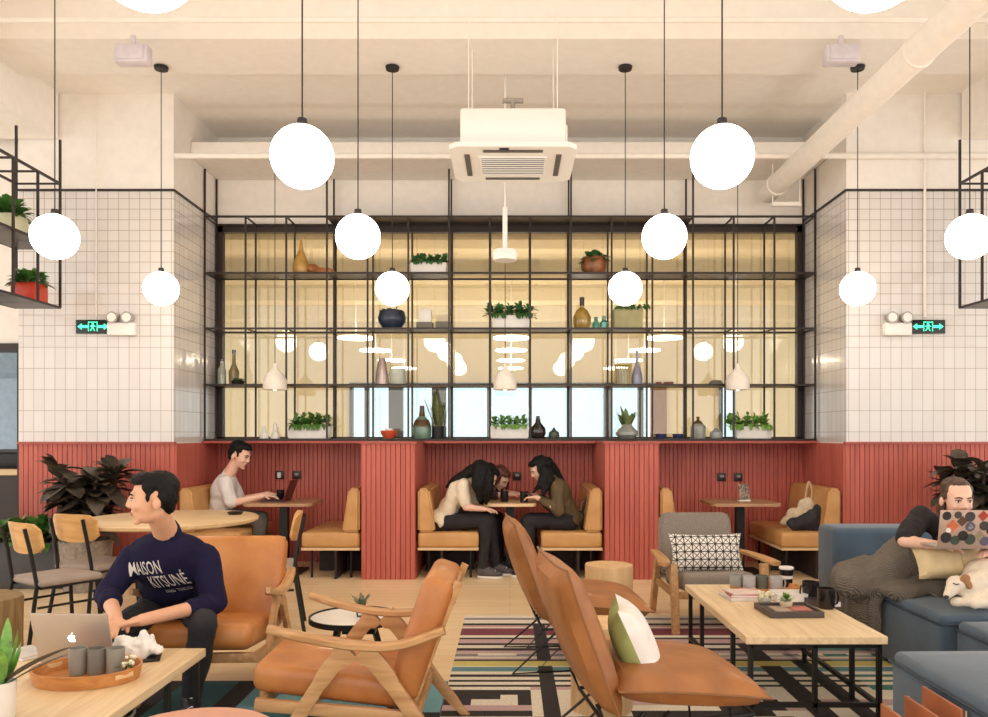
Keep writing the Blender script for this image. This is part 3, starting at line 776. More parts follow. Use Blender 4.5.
# sling chairs of saddle leather (front is -y before rotation)
def sling(lb, loc, rz, sc=1):
    t = thing('leather_sling_chair', lb, 'chair', loc, rz, 'saddle leather cushion chairs on wire legs'); t.scale = (sc,)*3
    MB().pillow((0, -.13, .385), .62, .58, .17, rotm(-85), 20, .05, .32).build('seat', TAN2, t)
    MB().pillow((0, .27, .585), .60, .58, .16, rotm(-20), 20, .05, .32).build('backrest', TAN2, t)
    sm = MB()
    def seam(c, ww, hh, rot):
        pts = []
        for k_ in range(48):
            a_ = k_/48*4; e = int(a_); f = (a_-e)*2-1
            u, v = [(f, -1), (1, f), (-f, 1), (-1, -f)][e]
            kk = 1+.05*(abs(u*v)**2)-.05*.9*((1-u*u)*abs(v)**3+(1-v*v)*abs(u)**3)*.6
            pts.append(Vector(c)+rot@Vector((u*ww/2*kk*1.005, 0, v*hh/2*kk*1.005)))
        return MB().tube(pts, .005, 6, True)
    PIPE = plain('seam leather', (140, 92, 52), .5)
    seam((0, -.13, .385), .62, .58, rotm(-85)).build('piping', PIPE, t); seam((0, .27, .585), .60, .58, rotm(-20)).build('piping', PIPE, t)
    for s_ in (-1, 1):
        x = s_*.24
        MB().tube([(x, -.30, .30), (x*1.2, -.34, .015), (x*1.1, .24, .015), (x, -.05, .30)], .008, 8).build('leg', BLACK, t)
        MB().tube([(x, .05, .30), (x*1.2, .38, .015), (x*1.1, .0, .015)], .008, 8).build('leg', BLACK, t)
        MB().tube([(x, -.40, .27), (x, .2, .25), (x, .24, .34)], .008, 8).build('frame_rod', BLACK, t)
    for y_, z_ in ((-.40, .27), (.2, .25)): MB().tube([(-.24, y_, z_), (.24, y_, z_)], .008, 8).build('cross_rod', BLACK, t)
    return t
sling('saddle leather chair with wire legs, the nearer one carrying the green and white pillow', (.54, 3.32, 0), R(98))
sling('saddle leather chair with wire legs, the farther one just before the booth of women', (.37, 4.84, 0), R(95), 1.0)

# ================================================================ coffee tables
def coffee(name, lb, x0, x1, y0, y1, z=.42):
    t = thing(name, lb, 'table', ((x0+x1)/2, (y0+y1)/2, 0)); w, d = (x1-x0)/2, (y1-y0)/2
    MB().b2(-w, w, -d, d, z-.038, z, .004).build('tabletop', OAKY, t, smooth=False)
    a = .011
    for sy in (-d+.03, -d+.33, d-.33, d-.03):
        for sx in (-w+.03, w-.03): MB().b2(sx-a, sx+a, sy-a, sy+a, 0, z-.038).build('leg', BLACK, t, smooth=False)
        MB().b2(-w+.03, w-.03, sy-a, sy+a, z-.06, z-.038).build('cross_rail', BLACK, t, smooth=False)
    MB().b2(.0-a, .0+a, -d+.03-a, -d+.03+a, .05, z-.05).build('leg', BLACK, t, smooth=False)
    for sx in (-w+.03, w-.03): MB().b2(sx-a, sx+a, -d+.03, d-.03, .075, .097).build('side_rail', BLACK, t, smooth=False)
    MB().b2(-w+.03, w-.03, -d+.03-a, -d+.03+a, .075, .097).build('cross_rail', BLACK, t, smooth=False)
    return t
coffee('coffee_table', 'light oak coffee table on a black steel frame at right, before the blue sofa', 1.124, 1.80, 3.76, 5.08)
coffee('coffee_table', 'light oak coffee table at lower left under the silver laptop and tray', -2.5, -1.37, 2.2, 3.56)

# low side table
t = thing('side_table', 'low round side table with a pale top and dark rim behind the tan armchair', 'table', (-.86, 4.36, 0))
MB().lathe([(0, .362), (.235, .362), (.235, .378), (0, .378)], seg=48).build('tabletop', WCER, t)
MB().lathe([(.236, .355), (.245, .358), (.245, .386), (.236, .386), (.236, .355)], seg=48).build('rim', BLACK, t)
for a in (30, 150, 270): MB().bar((.1*math.cos(R(a)), .1*math.sin(R(a)), .36), (.2*math.cos(R(a)), .2*math.sin(R(a)), .0), .03).build('leg', BLACK, t)
MB().b2(-.06, .12, -.04, .04, .29, .355).build('bracket', BLACK, t)
t = thing('sprig_vase', 'small clear vase of grey green sprigs on the low side table', 'vase', (-.82, 4.36, .379))
MB().lathe([(0, 0), (.025, 0), (.03, .03), (.022, .06), (.025, .07)]).build('vase_body', GLASS, t)
m = MB(); random.seed(3)
for i in range(26):
    a = random.uniform(0, 6.28); e = random.uniform(.2, 1.2); m.leaf((0, 0, .05), (math.cos(a)*math.cos(e), math.sin(a)*math.cos(e), math.sin(e)), (0, 0, 1), random.uniform(.05, .11), .02, .1)
m.build('sprigs', plain('grey green', (122, 126, 100), .7, nz=.2), t)

# pink round pouf & stumps
t = thing('round_stool', 'pink topped round stool cut off by the bottom edge', 'stool', (-.99, 2.43, 0))
MB().lathe([(0, .41), (.25, .41), (.27, .43), (.27, .445), (.255, .455), (0, .455)], seg=48).build('seat', plain('pale pink', (226, 170, 146), .5), t)
for a in (45, 135, 225, 315): MB().bar((.14*math.cos(R(a)), .14*math.sin(R(a)), .42), (.2*math.cos(R(a)), .2*math.sin(R(a)), 0), .025).build('leg', OAK, t)
def stump(lb, x, y, r, h, mat=STUMP, seed=1):
    m = MB(); seg = 40; prof = [(0, 0), (r*.97, 0), (r, .02), (r*.985, h*.5), (r, h-.015), (r*.98, h), (0, h)]
    m.lathe(prof, seg=seg)
    for v in m.bm.verts:
        a = math.atan2(v.co.y, v.co.x); k_ = 1+.02*math.sin(3*a+seed)+.012*math.sin(7*a+seed*2); v.co.x *= k_; v.co.y *= k_
    o = m.build('stump_stool', mat, loc=(x, y, 0)); tag(o, lb, 'stool', 'tree stump stools')
stump('pale tree stump stool between the grey armchair and the farther sling chair', .70, 5.62, .17, .46)
stump('pale tree stump stool half hidden behind the nearer sling chair backrest', .46, 3.97, .155, .44, seed=4)
stump('olive brown tree stump stool at the left edge behind the laptop', -3.09, 4.5, .27, .45, wood('olive stump wood', (120, 96, 60), (160, 130, 86), 'Z', .6), 6)

# ================================================================ sofa
def soft(name, mat, parent, x0, x1, y0, y1, z0, z1, bev=.06, dome=.0, loc=None):
    m = MB(); m.b2(x0, x1, y0, y1, z0, z1, bev, 5)
    if dome:
        top = [f for f in m.bm.faces if f.normal.z > .9 and f.calc_area() > .05]
        r_ = bmesh.ops.poke(m.bm, faces=top)
        bmesh.ops.subdivide_edges(m.bm, edges=list(set(e for f in r_["faces"] for e in f.edges)), cuts=4, use_grid_fill=True)
        for v in m.bm.verts:
            if v.co.z > z1-.004:
                u = (v.co.x-(x0+x1)/2)/((x1-x0)/2); w_ = (v.co.y-(y0+y1)/2)/((y1-y0)/2)
                v.co.z += dome*max(0, 1-u*u)*max(0, 1-w_*w_)
    return m.build(name, mat, parent, ang=60)
SX = 2.26
def sofa_module(lb, x0, x1, y0, y1, ztop=.43):
    t = thing('sofa_module', lb, 'sofa', ((x0+x1)/2, (y0+y1)/2, 0), group='blue grey velvet sofa modules'); w, d = (x1-x0)/2, (y1-y0)/2
    soft('base', BLUEF, t, -w, w, -d, d, .03, ztop-.045, .02)
    soft('seat', BLUEF, t, -w+.002, w-.002, -d+.002, d-.002, ztop-.06, ztop, .045, .025)
    q = .004; MB().tube([(-w-q, -d-q, ztop-.046), (w+q, -d-q, ztop-.046), (w+q, d+q, ztop-.046), (-w-q, d+q, ztop-.046)], .006, 6, True).build('piping', plain('blue piping', (58, 70, 84), .8), t)
    for sx in (-w+.08, w-.08):
        for sy in (-d+.08, d-.08): MB().cone((sx, sy, 0), (sx, sy, .04), .02).build('foot', BLACK, t)
    return t
sofa_module('blue grey sofa seat module farthest back, under the knitted blanket', 2.34, 3.3, 5.03, 5.74)
sofa_module('blue grey sofa seat module with the sleeping dog on it', SX, 3.3, 4.14, 5.02)
sofa_module('blue grey sofa seat module at the right edge between dog and ottoman', 2.33, 3.3, 3.45, 4.13, .41)
t = thing('sofa_module', 'dark blue grey sofa end panel standing behind the blanket', 'sofa', (3.34, 5.95, 0), group=None)
soft('panel', BLUEF, t, -.97, 1.0, -.18, .16, .03, .70, .05)
t = thing('ottoman', 'blue grey velvet ottoman in the bottom right corner behind the leather rack', 'ottoman', (2.16, 2.92, 0))
soft('base', BLUEF, t, -.51, .51, -.5, .5, .03, .405, .02)
soft('seat', BLUEF, t, -.508, .508, -.498, .498, .39, .45, .045, .04)
MB().tube([(-.514, -.504, .404), (.514, -.504, .404), (.514, .504, .404), (-.514, .504, .404)], .007, 6, True).build('piping', plain('blue piping', (58, 70, 84), .8), t)
for sx in (-.4, .4):
    for sy in (-.4, .4): MB().cone((sx, sy, 0), (sx, sy, .04), .02).build('foot', BLACK, t)

# leather magazine rack
t = thing('magazine_rack', 'three slanted chestnut leather panels of a magazine rack in the lower right corner', 'rack', (1.5, 2.85, 0))
for i, (x, y0, y1) in enumerate(((-.14, -.16, .04), (-.01, -.10, .13), (.115, -.03, .24))):
    p = MB(); p.b2(x-.006, x+.006, y0, y1, .06, .40, .004); p.build('leather_panel', RACKL, t)
    MB().tube([(x+.013, y0, .0), (x+.013, y0, .395)], .005, 8).build('rod', plain('nickel rod', (190, 180, 166), .3, .8), t)
    MB().tube([(x+.013, y1, .0), (x+.013, y1, .395)], .005, 8).build('rod', plain('nickel rod', 0), t)
MB().tube([(-.127, -.16, .03), (.128, -.03, .03)], .005).build('base_rod', plain('nickel rod', 0), t); MB().tube([(-.127, .04, .03), (.128, .24, .03)], .005).build('base_rod', plain('nickel rod', 0), t)

# ================================================================ doorway counter
t = thing('counter', 'dark cupboard counter with a pale top through the doorway at far left', 'counter', (-5.6, 8.35, 0))
MB().b2(-.8, .8, -.3, .3, 0, .97).build('cabinet_body', plain('dark brown laminate', (54, 40, 34), .5), t, smooth=False)
MB().b2(-.82, .82, -.32, .32, .97, 1.03, .004).build('worktop', OAK, t, smooth=False)
t = thing('coffee_machine', 'black machine standing on the counter in the doorway at far left', 'coffee machine', (-5.2, 8.35, 1.03))
MB().b2(-.22, .25, -.15, .15, 0, .16, .02).build('machine_body', BLACK, t); MB().b2(-.2, .23, -.1, .12, .16, .2, .01).build('lid', plain('charcoal', (60, 58, 58), .4), t)
t = thing('water_bottle', 'small clear bottle standing left of the black machine in the doorway', 'bottle', (-5.48, 8.12, 1.03))
MB().lathe([(0, 0), (.03, 0), (.03, .12), (.012, .16), (.012, .18)]).build('bottle_body', GLASS, t); MB().lathe([(.014, .178), (.014, .2), (0, .2)]).build('cap', WCER, t)
t = thing('glass_partition', 'grey framed office glass partition seen through the far left doorway', 'partition', (-6.4, 9.6, 0))
MB().b2(-1, 1.1, -.02, .02, 0, 1.15).build('lower_panel', plain('frosted grey', (176, 184, 192), .4), t, smooth=False)
MB().b2(-1, .75, -.01, .01, 1.15, 2.4).build('glass_panel', glass('office glass', (232, 240, 246), 1.45), t, smooth=False)
MB().b2(.75, .8, -.03, .03, 0, 2.4).build('frame_post', WCER, t, smooth=False)
# ================================================================ plants
def foliage(m, c, rx, ry, rz, n, L, W, seed, droop=.35, upb=.4):
    rnd = random.Random(seed); c = Vector(c)
    for i in range(n):
        a = rnd.uniform(0, 2*math.pi); e = rnd.uniform(-.1, 1.35); k_ = rnd.uniform(.25, .8)
        d = Vector((math.cos(a)*math.cos(e), math.sin(a)*math.cos(e), math.sin(e)))
        b = c+Vector((d.x*rx*k_, d.y*ry*k_, d.z*rz*k_))
        d2 = (d+Vector((rnd.uniform(-.5, .5), rnd.uniform(-.5, .5), upb*rnd.random()))).normalized()
        m.leaf(b, d2, (0, 0, 1), L*rnd.uniform(.6, 1.15), W*rnd.uniform(.7, 1.1), droop, .2, 3)
    return m
def S(px, D=8.43): return (px-VX)*D/FPX
ROW = {1: 3.088, 2: 2.508, 3: 1.918, 4: 1.343}
def spx(v): return v*8.43/FPX
def trough(lb, x0, x1, row, h, fx0, fx1, fh, leafmat, potmat=None, group='white trough planters on the shelving', seed=1, L=.09, n=280):
    w = spx(x1-x0)/2; t = thing('trough_planter', lb, 'planter', (S((x0+x1)/2), 8.43, ROW[row]), group=group); H = spx(h)
    m = MB(); m.prism([(-w, H), (-w*.95, 0), (w*.95, 0), (w, H)], -.08, .08); bmesh.ops.bevel(m.bm, geom=list(m.bm.edges), offset=.006, segments=2, affect='EDGES')
    m.build('trough', potmat or WCER, t); MB().b2(-w*.94, w*.94, -.07, .07, H-.01, H+.004).build('soil', SOIL, t, smooth=False)
    m = MB(); fw = spx(fx1-fx0)/2; off = spx((fx0+fx1)/2-(x0+x1)/2)
    for q in range(5): foliage(m, (off-fw*.7+fw*.35*q, 0, H), fw*.22, .05, spx(fh)*.5, n//5, L, L*.5, seed*10+q, .3, .8)
    for q in range(18):
        rnd = random.Random(seed*77+q); m.leaf((off+rnd.uniform(-fw*.8, fw*.8), -.06, H+.02), (rnd.uniform(-.6, .6), -.8, .3), (0, 0, 1), L, L*.5, 1.0, .2, 3)
    m.build('foliage', leafmat, t); return t
trough('white trough of leafy greens on the second shelf row, left of centre', 411, 447, 1, 11, 409, 451, 20, GLEAF, seed=2, L=.07)
trough('white trough with an overflowing dark plant on the middle of the third shelf row', 492, 530, 2, 13, 482, 537, 28, GLEAF, seed=3, L=.09)
trough('white trough with a bushy bright plant at the left of the bottom shelf', 289, 330, 4, 12, 289, 333, 27, LEAF, seed=4)
trough('white trough with a bright plant on the bottom shelf in the middle', 490, 529, 4, 12, 489, 530, 22, LEAF2, seed=5, L=.075)
trough('white trough with a sprawling plant on the bottom shelf at right', 734, 770, 4, 12, 724, 771, 27, LEAF2, seed=6)
trough('olive square planter with a trailing plant on the third shelf row, right of centre', 613, 642, 2, 20, 612, 652, 8, GLEAF, plain('olive ceramic', (168, 160, 112), .5), None, 7, .06, 60)

def pot(name, lb, px, row, prof, mat, seg=28, D=8.43, cat='vase', group=None, part='vase_body', extra=None, rz=0):
    t = thing(name, lb, cat, (S(px, D) if D == 8.43 else (px-VX)*D/FPX, D, ROW[row]), rz, group)
    MB().lathe(prof, seg=seg).build(part, mat, t)
    if extra: extra(t)
    return t
def sp_leaves(n, L, W, z, mat, seed, droop=.3, r=.04, nm='foliage', eup=.4):
    def f(t):
        m = MB(); rnd = random.Random(seed)
        for i in range(n):
            a = rnd.uniform(0, 6.28); e = rnd.uniform(eup, 1.4)
            m.leaf((r*math.cos(a)*rnd.random(), r*math.sin(a)*rnd.random(), z), (math.cos(a)*math.cos(e), math.sin(a)*math.cos(e), math.sin(e)), (0, 0, 1), L*rnd.uniform(.6, 1.1), W, droop, .2, 4)
        m.build(nm, mat, t)
    return f
NAVY = plain('navy glaze', (44, 54, 72), .3, nz=.1)
AMB = plain('amber glass', (176, 142, 70), .12, nz=.15, spec=.8); GREENG = plain('sea green glass', (112, 140, 118), .15, nz=.15, spec=.8)
DARKG = plain('dark bottle glass', (42, 34, 30), .12, nz=.2, spec=.8); TEALG = plain('teal glass', (72, 156, 138), .15, nz=.1, spec=.8)
GOLDC = plain('golden ceramic', (196, 152, 78), .3, nz=.15); COPP = plain('copper glaze', (150, 92, 52), .35, nz=.3, nscale=8); SMOKE = plain('smoky glass', (158, 160, 150), .1, nz=.1, spec=.8)
def dab(o, c, nm='glow', **k): pass
pot('teardrop_vase', 'golden teardrop vase with a thin neck on the second shelf row at left', 301, 1, [(0, 0), (.07, 0), (.09, .05), (.085, .11), (.05, .2), (.022, .27), (.014, .36), (.016, .37)], GOLDC)
t = thing('driftwood', 'orange brown piece of driftwood lying right of the golden vase', 'ornament', (S(318), 8.43, ROW[1]))
m = MB(); m.ell((-.05, 0, .055), (.09, .06, .055)).ell((.06, 0, .045), (.09, .05, .045)).ell((.13, 0, .03), (.05, .03, .03))
blob(m, 'wood_body', plain('driftwood', (178, 110, 60), .6, nz=.25), t, .01, 3, .02, 14)
pot('planter_pot', 'round copper brown pot with a broad-leaved plant on the second shelf row, right of centre', 594, 1, [(0, 0), (.10, 0), (.135, .06), (.14, .12), (.12, .18), (.105, .18), (.10, .15)], COPP, cat='plant', part='pot', extra=sp_leaves(46, .19, .075, .15, GLEAF, 5, .4, .08, eup=.1))
pot('planter_pot', 'dark navy round pot with a few leaves on the third shelf row', 392, 2, [(0, 0), (.09, 0), (.145, .07), (.15, .12), (.13, .19), (.11, .2), (.1, .17)], NAVY, cat='plant', part='pot', extra=sp_leaves(18, .2, .06, .16, GLEAF, 8, .5, .07, eup=.2))
STO = plain('grey stone', (128, 120, 110), .8)
t = thing('candle_block', 'white block candle on a grey stone base, third shelf row', 'candle', (S(425), 8.43, ROW[2])); MB().b2(-.085, .085, -.07, .07, 0, .07, .006).build('stone_base', STO, t); MB().b2(-.065, .07, -.05, .05, .07, .21, .01).build('candle_wax', WCER, t)
t = thing('stone_box', 'low grey stone box with a pale lid beside the candle block', 'box', (S(443), 8.43, ROW[2])); MB().b2(-.075, .085, -.07, .07, 0, .075, .006).build('box_body', STO, t); MB().b2(-.07, .08, -.065, .065, .075, .15, .006).build('pale_lid', plain('sand', (218, 200, 170), .7), t)
pot('glass_demijohn', 'amber glass demijohn with a dark stopper on the third shelf row', 582, 2, [(0, 0), (.07, 0), (.095, .05), (.095, .13), (.06, .2), (.022, .23), (.022, .27)], AMB, extra=lambda t: MB().lathe([(.026, .25), (.026, .34), (0, .34)]).build('stopper', DARKG, t))
pot('glass_bottle', 'squat teal glass bottle standing right of the amber demijohn', 596, 2, [(0, 0), (.035, 0), (.04, .05), (.02, .09), (.02, .13)], TEALG, cat='bottle', group='teal bottles')
pot('glass_bottle', 'taller teal glass bottle at the end of that shelf bay', 604, 2, [(0, 0), (.04, 0), (.045, .07), (.02, .10), (.022, .14)], TEALG, cat='bottle', group='teal bottles')
def dark_top(z0, z1, r=.02): return lambda t: MB().lathe([(r, z0), (r, z1), (0, z1)]).build('stopper', DARKG, t)
pot('glass_bottle', 'clear short bottle at the left end of the fourth shelf row', 222, 3, [(0, 0), (.045, 0), (.045, .16), (.02, .2), (.02, .25)], SMOKE, cat='bottle', extra=dark_top(.24, .27))
pot('glass_bottle', 'tall amber bottle with a long dark neck on the fourth shelf row at left', 234, 3, [(0, 0), (.05, 0), (.055, .14), (.02, .22), (.016, .34)], plain('olive glass', (128, 112, 70), .15, spec=.8), cat='bottle', extra=dark_top(.33, .37))
pot('moss_bowl', 'small dark bowl of green moss before the tall amber bottle', 238, 3, [(0, 0), (.06, 0), (.07, .03), (.065, .035)], DARKG, D=8.36, cat='bowl', part='bowl', extra=sp_leaves(26, .06, .03, .03, GLEAF, 3, .3, .05))
t = thing('silver_jug', 'tapering silver and pink jug on the fourth shelf row, before the grey canister', 'jug', (S(382), 8.43, ROW[3]))
MB().lathe([(0, 0), (.075, 0), (.07, .1), (.05, .22), (.035, .28), (.03, .28), (.04, .2)]).build('jug_body', plain('dull silver', (178, 160, 154), .3, .5), t); MB().tube([(.04, 0, .25), (.09, 0, .24), (.1, 0, .14), (.065, 0, .1)], .007).build('handle', plain('dull silver', 0), t)
pot('canister', 'pale grey green canister with vertical ribs on the fourth shelf row', 398, 3, [(0, 0), (.08, 0), (.085, .01), (.085, .16), (.075, .17), (0, .17)], plain('celadon', (196, 200, 184), .3), cat='canister', part='canister_body')
t = thing('wire_basket', 'straw coloured cylindrical basket jar on the fourth shelf row at right', 'basket', (S(623), 8.43, ROW[3]))
m = MB()
for i in range(18): a = R(20*i); m.cone((.085*math.cos(a), .085*math.sin(a), 0), (.085*math.cos(a), .085*math.sin(a), .21), .006, seg=6)
m.build('ribs', plain('straw', (190, 168, 110), .6), t); MB().lathe([(0, .004), (.08, .004), (.08, .17), (.078, .17), (.078, .01), (0, .01)]).build('jar', SMOKE, t); MB().lathe([(.08, .2), (.092, .2), (.092, .215), (.08, .215), (.08, .2)]).build('rim', plain('straw', 0), t)
pot('decanter', 'tall violet grey decanter with a thin neck on the fourth shelf row at right', 637, 3, [(0, 0), (.055, 0), (.06, .06), (.05, .13), (.02, .22), (.014, .34), (.02, .36)], plain('violet glass', (140, 140, 160), .15, spec=.8), part='decanter_body')
for px, lb, w_ in ((658, 'small brown trinket left of a flat one on the fourth shelf row', .03), (668, 'small brown flat trinket right of its neighbour on the fourth shelf row', .05)):
    o = MB().box((0, 0, .014), (w_*2, .05, .028), None, .008).build('trinket_box', plain('brown trinket', (120, 66, 50), .5), loc=(S(px), 8.4, ROW[3])); tag(o, lb, 'ornament', 'brown trinkets')
pot('grey_bowl', 'flat grey bowl upside down on the fourth shelf row near the right pendant', 716, 3, [(.075, 0), (.075, .02), (.05, .045), (0, .05)], STO, cat='bowl', part='bowl')
# bottom row
def cone_fig(px, h, lb):
    t = thing('figurine', lb, 'ornament', (S(px), 8.40, ROW[4]), group='white figurines')
    m = MB(); m.ell((0, 0, h*.2), (.05, .03, h*.22)).ell((.0, 0, h*.55), (.028, .024, h*.3)).ell((0, 0, h*.88), (.02, .02, h*.13)); blob(m, 'figure', WCER, t, .008, 3)
    MB().lathe([(0, -.0), (.05, 0), (.05, .012), (0, .012)]).build('base', WCER, t)
cone_fig(265, .13, 'small rounded white figurine on the bottom shelf, left of a pointed one'); cone_fig(276, .17, 'small pointed white figurine on the bottom shelf, left of the bushy trough')
pot('red_bowl', 'orange red bowl holding a pale candle on the red ledge, bottom shelf', 389, 4, [(0, 0), (.05, 0), (.085, .05), (.09, .085), (.08, .085), (.06, .02)], plain('orange red glaze', (206, 86, 52), .35), cat='bowl', part='bowl', D=8.35, extra=lambda t: MB().lathe([(0, .02), (.04, .02), (.04, .11), (0, .11)]).build('candle', WCER, t))
pot('glass_demijohn', 'green and brown demijohn with a dark neck on the bottom shelf', 422, 4, [(0, 0), (.09, 0), (.10, .04), (.10, .13), (.07, .2), (.03, .24), (.02, .30)], GREENG, extra=lambda t: (MB().lathe([(.102, .125), (.075, .195), (.034, .235), (.026, .30), (.024, .35), (0, .35)]).build('brown_neck', plain('brown glaze', (92, 66, 44), .25), t)))
pot('planter_pot', 'black pot with tall snake plant leaves on the bottom shelf', 438, 4, [(0, 0), (.06, 0), (.065, .13), (.055, .13), (.05, .11)], BLACK, cat='plant', part='pot', extra=sp_leaves(13, .42, .045, .11, plain('snake plant', (110, 118, 66), .5, nz=.25, nscale=30), 4, .02, .04, eup=1.2))
pot('glass_bottle', 'round dark brown bottle with a slim neck on the bottom shelf', 538, 4, [(0, 0), (.06, 0), (.085, .05), (.08, .11), (.03, .17), (.017, .24)], DARKG, cat='bottle')
pot('small_teapot', 'little dark green lidded jar right of the round brown bottle', 554, 4, [(0, 0), (.05, 0), (.06, .03), (.05, .07), (.02, .09), (.012, .11), (0, .12)], plain('dark green glaze', (74, 82, 66), .3), cat='jar', part='jar_body')
pot('glass_bowl', 'round glass bowl holding an aloe plant on the bottom shelf', 627, 4, [(0, 0), (.08, 0), (.12, .04), (.12, .07), (.06, .13), (.05, .15)], SMOKE, cat='plant', part='bowl', extra=sp_leaves(13, .27, .07, .1, plain('aloe', (120, 138, 84), .5, nz=.2), 14, .05, .04, eup=.9))
for px, lb in ((661, 'small navy bowl on the bottom shelf, left one of a pair'), (678, 'small navy bowl on the bottom shelf, right one of a pair')):
    pot('navy_bowl', lb, px, 4, [(0, 0), (.045, 0), (.055, .02), (.06, .05), (.05, .05), (.045, .015)], plain('navy ware', (52, 56, 96), .4), cat='bowl', part='bowl', group='navy bowls')
pot('glass_jar', 'tall ribbed smoky jar with a domed lid on the bottom shelf', 698, 4, [(0, 0), (.075, 0), (.08, .02), (.08, .13), (.05, .16)], SMOKE, cat='jar', part='jar_body', extra=lambda t: MB().lathe([(.055, .155), (.04, .18), (.012, .2), (.02, .23), (0, .235)]).build('lid', plain('brass lid', (140, 120, 90), .3, .6), t))
pot('glass_jar', 'squat smoky jar on the bottom shelf left of the right trough', 716, 4, [(0, 0), (.06, 0), (.068, .02), (.06, .07), (.03, .09), (.02, .11), (0, .115)], SMOKE, cat='jar', part='jar_body')

# plants on the left hanging rack
p = P(10, 235, 7.0)
t = thing('trough_planter', 'cream pot with a leafy plant on the upper board of the left hanging rack', 'planter', (-4.27, 6.72, 3.095))
MB().b2(-.11, .11, -.11, .11, 0, .15, .01).build('trough', plain('pale olive', (216, 214, 176), .5), t); foliage(MB(), (0, 0, .15), .14, .12, .14, 200, .13, .06, 4).build('foliage', LEAF, t)
t = thing('trough_planter', 'red pot with a leafy plant on the lower board of the left hanging rack', 'planter', (-4.27, 7.02, 2.555))
MB().b2(-.11, .11, -.1, .1, 0, .17, .01).build('trough', plain('red ceramic', (214, 62, 34), .35), t); foliage(MB(), (0, 0, .17), .14, .12, .1, 200, .12, .06, 9).build('foliage', LEAF, t)
t = thing('sprig_vase', 'clear glass vase of pale sprigs at the left edge of the hanging rack', 'vase', (-4.32, 6.45, 2.555))
MB().lathe([(0, 0), (.06, 0), (.06, .14), (.03, .2), (.03, .24)]).build('vase_body', GREENG, t); sp_leaves(16, .17, .02, .2, plain('dry sprig', (170, 150, 116), .8), 2)(t)

# big dark rubber plants in planters
CHAR = plain('charcoal planter', (72, 70, 72), .6)
t = thing('planter_box', 'charcoal planter box of low green foliage at the left edge behind the cafe chair', 'planter', (-4.30, 7.27, 0))
MB().b2(-.75, .32, -.2, .2, 0, .42, .01).build('box_body', CHAR, t)
m = MB()
for q, x in enumerate((-.6, -.38, -.18, .0, .18)): foliage(m, (x, -.02, .42), .17, .18, .16, 80, .27, .075, 30+q, .45, .6)
m.build('foliage', LEAF, t)
def rubber(lb, loc, seed, rx, n=95, hz=.5):
    t = thing('rubber_plant', lb, 'plant', loc, group='dark rubber plants')
    MB().lathe([(0, 0), (.18, 0), (.22, .45), (.2, .45), (.19, .4)]).build('pot', plain('stone pot', (150, 136, 122), .8, nz=.15, nscale=30), t)
    MB().lathe([(0, .39), (.19, .4), (0, .42)]).build('soil', SOIL, t)
    m = MB(); rnd = random.Random(seed)
    st = MB()
    for q in range(7):
        a = q*.9; tip = Vector((math.cos(a)*rx*.42, math.sin(a)*rx*.3, .88+.24*rnd.random())); st.tube([(0, 0, .4), (tip.x*.5, tip.y*.5, .7), tip], .012, 6)
        for i in range(n//7):
            k_ = rnd.uniform(.1, 1.05); b = Vector((0, 0, .5)).lerp(tip, k_); aa = rnd.uniform(0, 6.28); e = rnd.uniform(-.3, .9+.4*(k_ > .85))
            m.leaf(b, (math.cos(aa)*math.cos(e), math.sin(aa)*math.cos(e), math.sin(e)), (0, 0, 1), rnd.uniform(.24, .34), .15, .35, .25, 5)
    m.build('foliage', DLEAF, t); st.build('stem', plain('brown stem', (88, 66, 50), .7), t)
    return t
rubber('bushy dark-leaved rubber plant before the left red boards', (-3.78, 7.05, 0), 5, .62, 300)
rubber('dark-leaved rubber plant behind the woman on the sofa', (4.12, 6.95, 0), 11, .62, 300)

# ================================================================ things on the left coffee table
TZ = .42
def put(px, py, z=TZ):
    D = (CH-z)*FPX/(py-VY); return ((px-VX)*D/FPX, D, z)
ALU = plain('aluminium', (192, 180, 168), .35, .55, nz=.01)
b = put(71, 664, .435)
t = thing('laptop', 'silver laptop with a glowing fruit emblem on the left coffee table', 'laptop', (b[0]-.005, b[1]+.06, .421), R(-3))
MB().b2(-.165, .165, 0, .22, 0, .014, .005).build('keyboard_base', ALU, t)
lid = MB().box((0, -.035, .115), (.33, .008, .225), rotm(16), .003).build('screen_lid', ALU, t)
# fruit emblem with bite and leaf
m = MB(); pts = []
for k_ in range(36):
    a = 2*math.pi*k_/36; r = .0165*(1+.07*math.cos(2*a)); x = r*math.cos(a)*1.0; z = r*math.sin(a)*1.08
    if abs(a-math.pi/2) < .35: z -= .0035*(1-abs(a-math.pi/2)/.35)
    if abs(a-3*math.pi/2) < .3: z += .0025*(1-abs(a-3*math.pi/2)/.3)
    dx, dz = x+.0165, z-.001        # bite on the side seen as right from behind the lid
    dx2 = x-.0175
    if math.hypot(dx2, dz) < .0085: x = .0175-math.sqrt(max(0, .0085**2-dz*dz))
    pts.append((x, z))
m.prism(pts, -.0052, -.0045); m.prism([(0, .019), (.0045, .0215), (.007, .0275), (.002, .0255)], -.0052, -.0045)
lg = m.build('glowing_emblem', emis('emblem white', (255, 252, 246), 1.6), lid, smooth=False)
lg.location = (0, -.035, .115); lg.rotation_euler = (R(16), 0, 0)
WOODTR = wood('teak tray', (176, 112, 58), (204, 140, 80), 'X', .4)
b = put(85, 674)
t = thing('oval_tray', 'oval honey wood tray with cut-out handles holding three cups', 'tray', (-1.665, 3.11, .421))
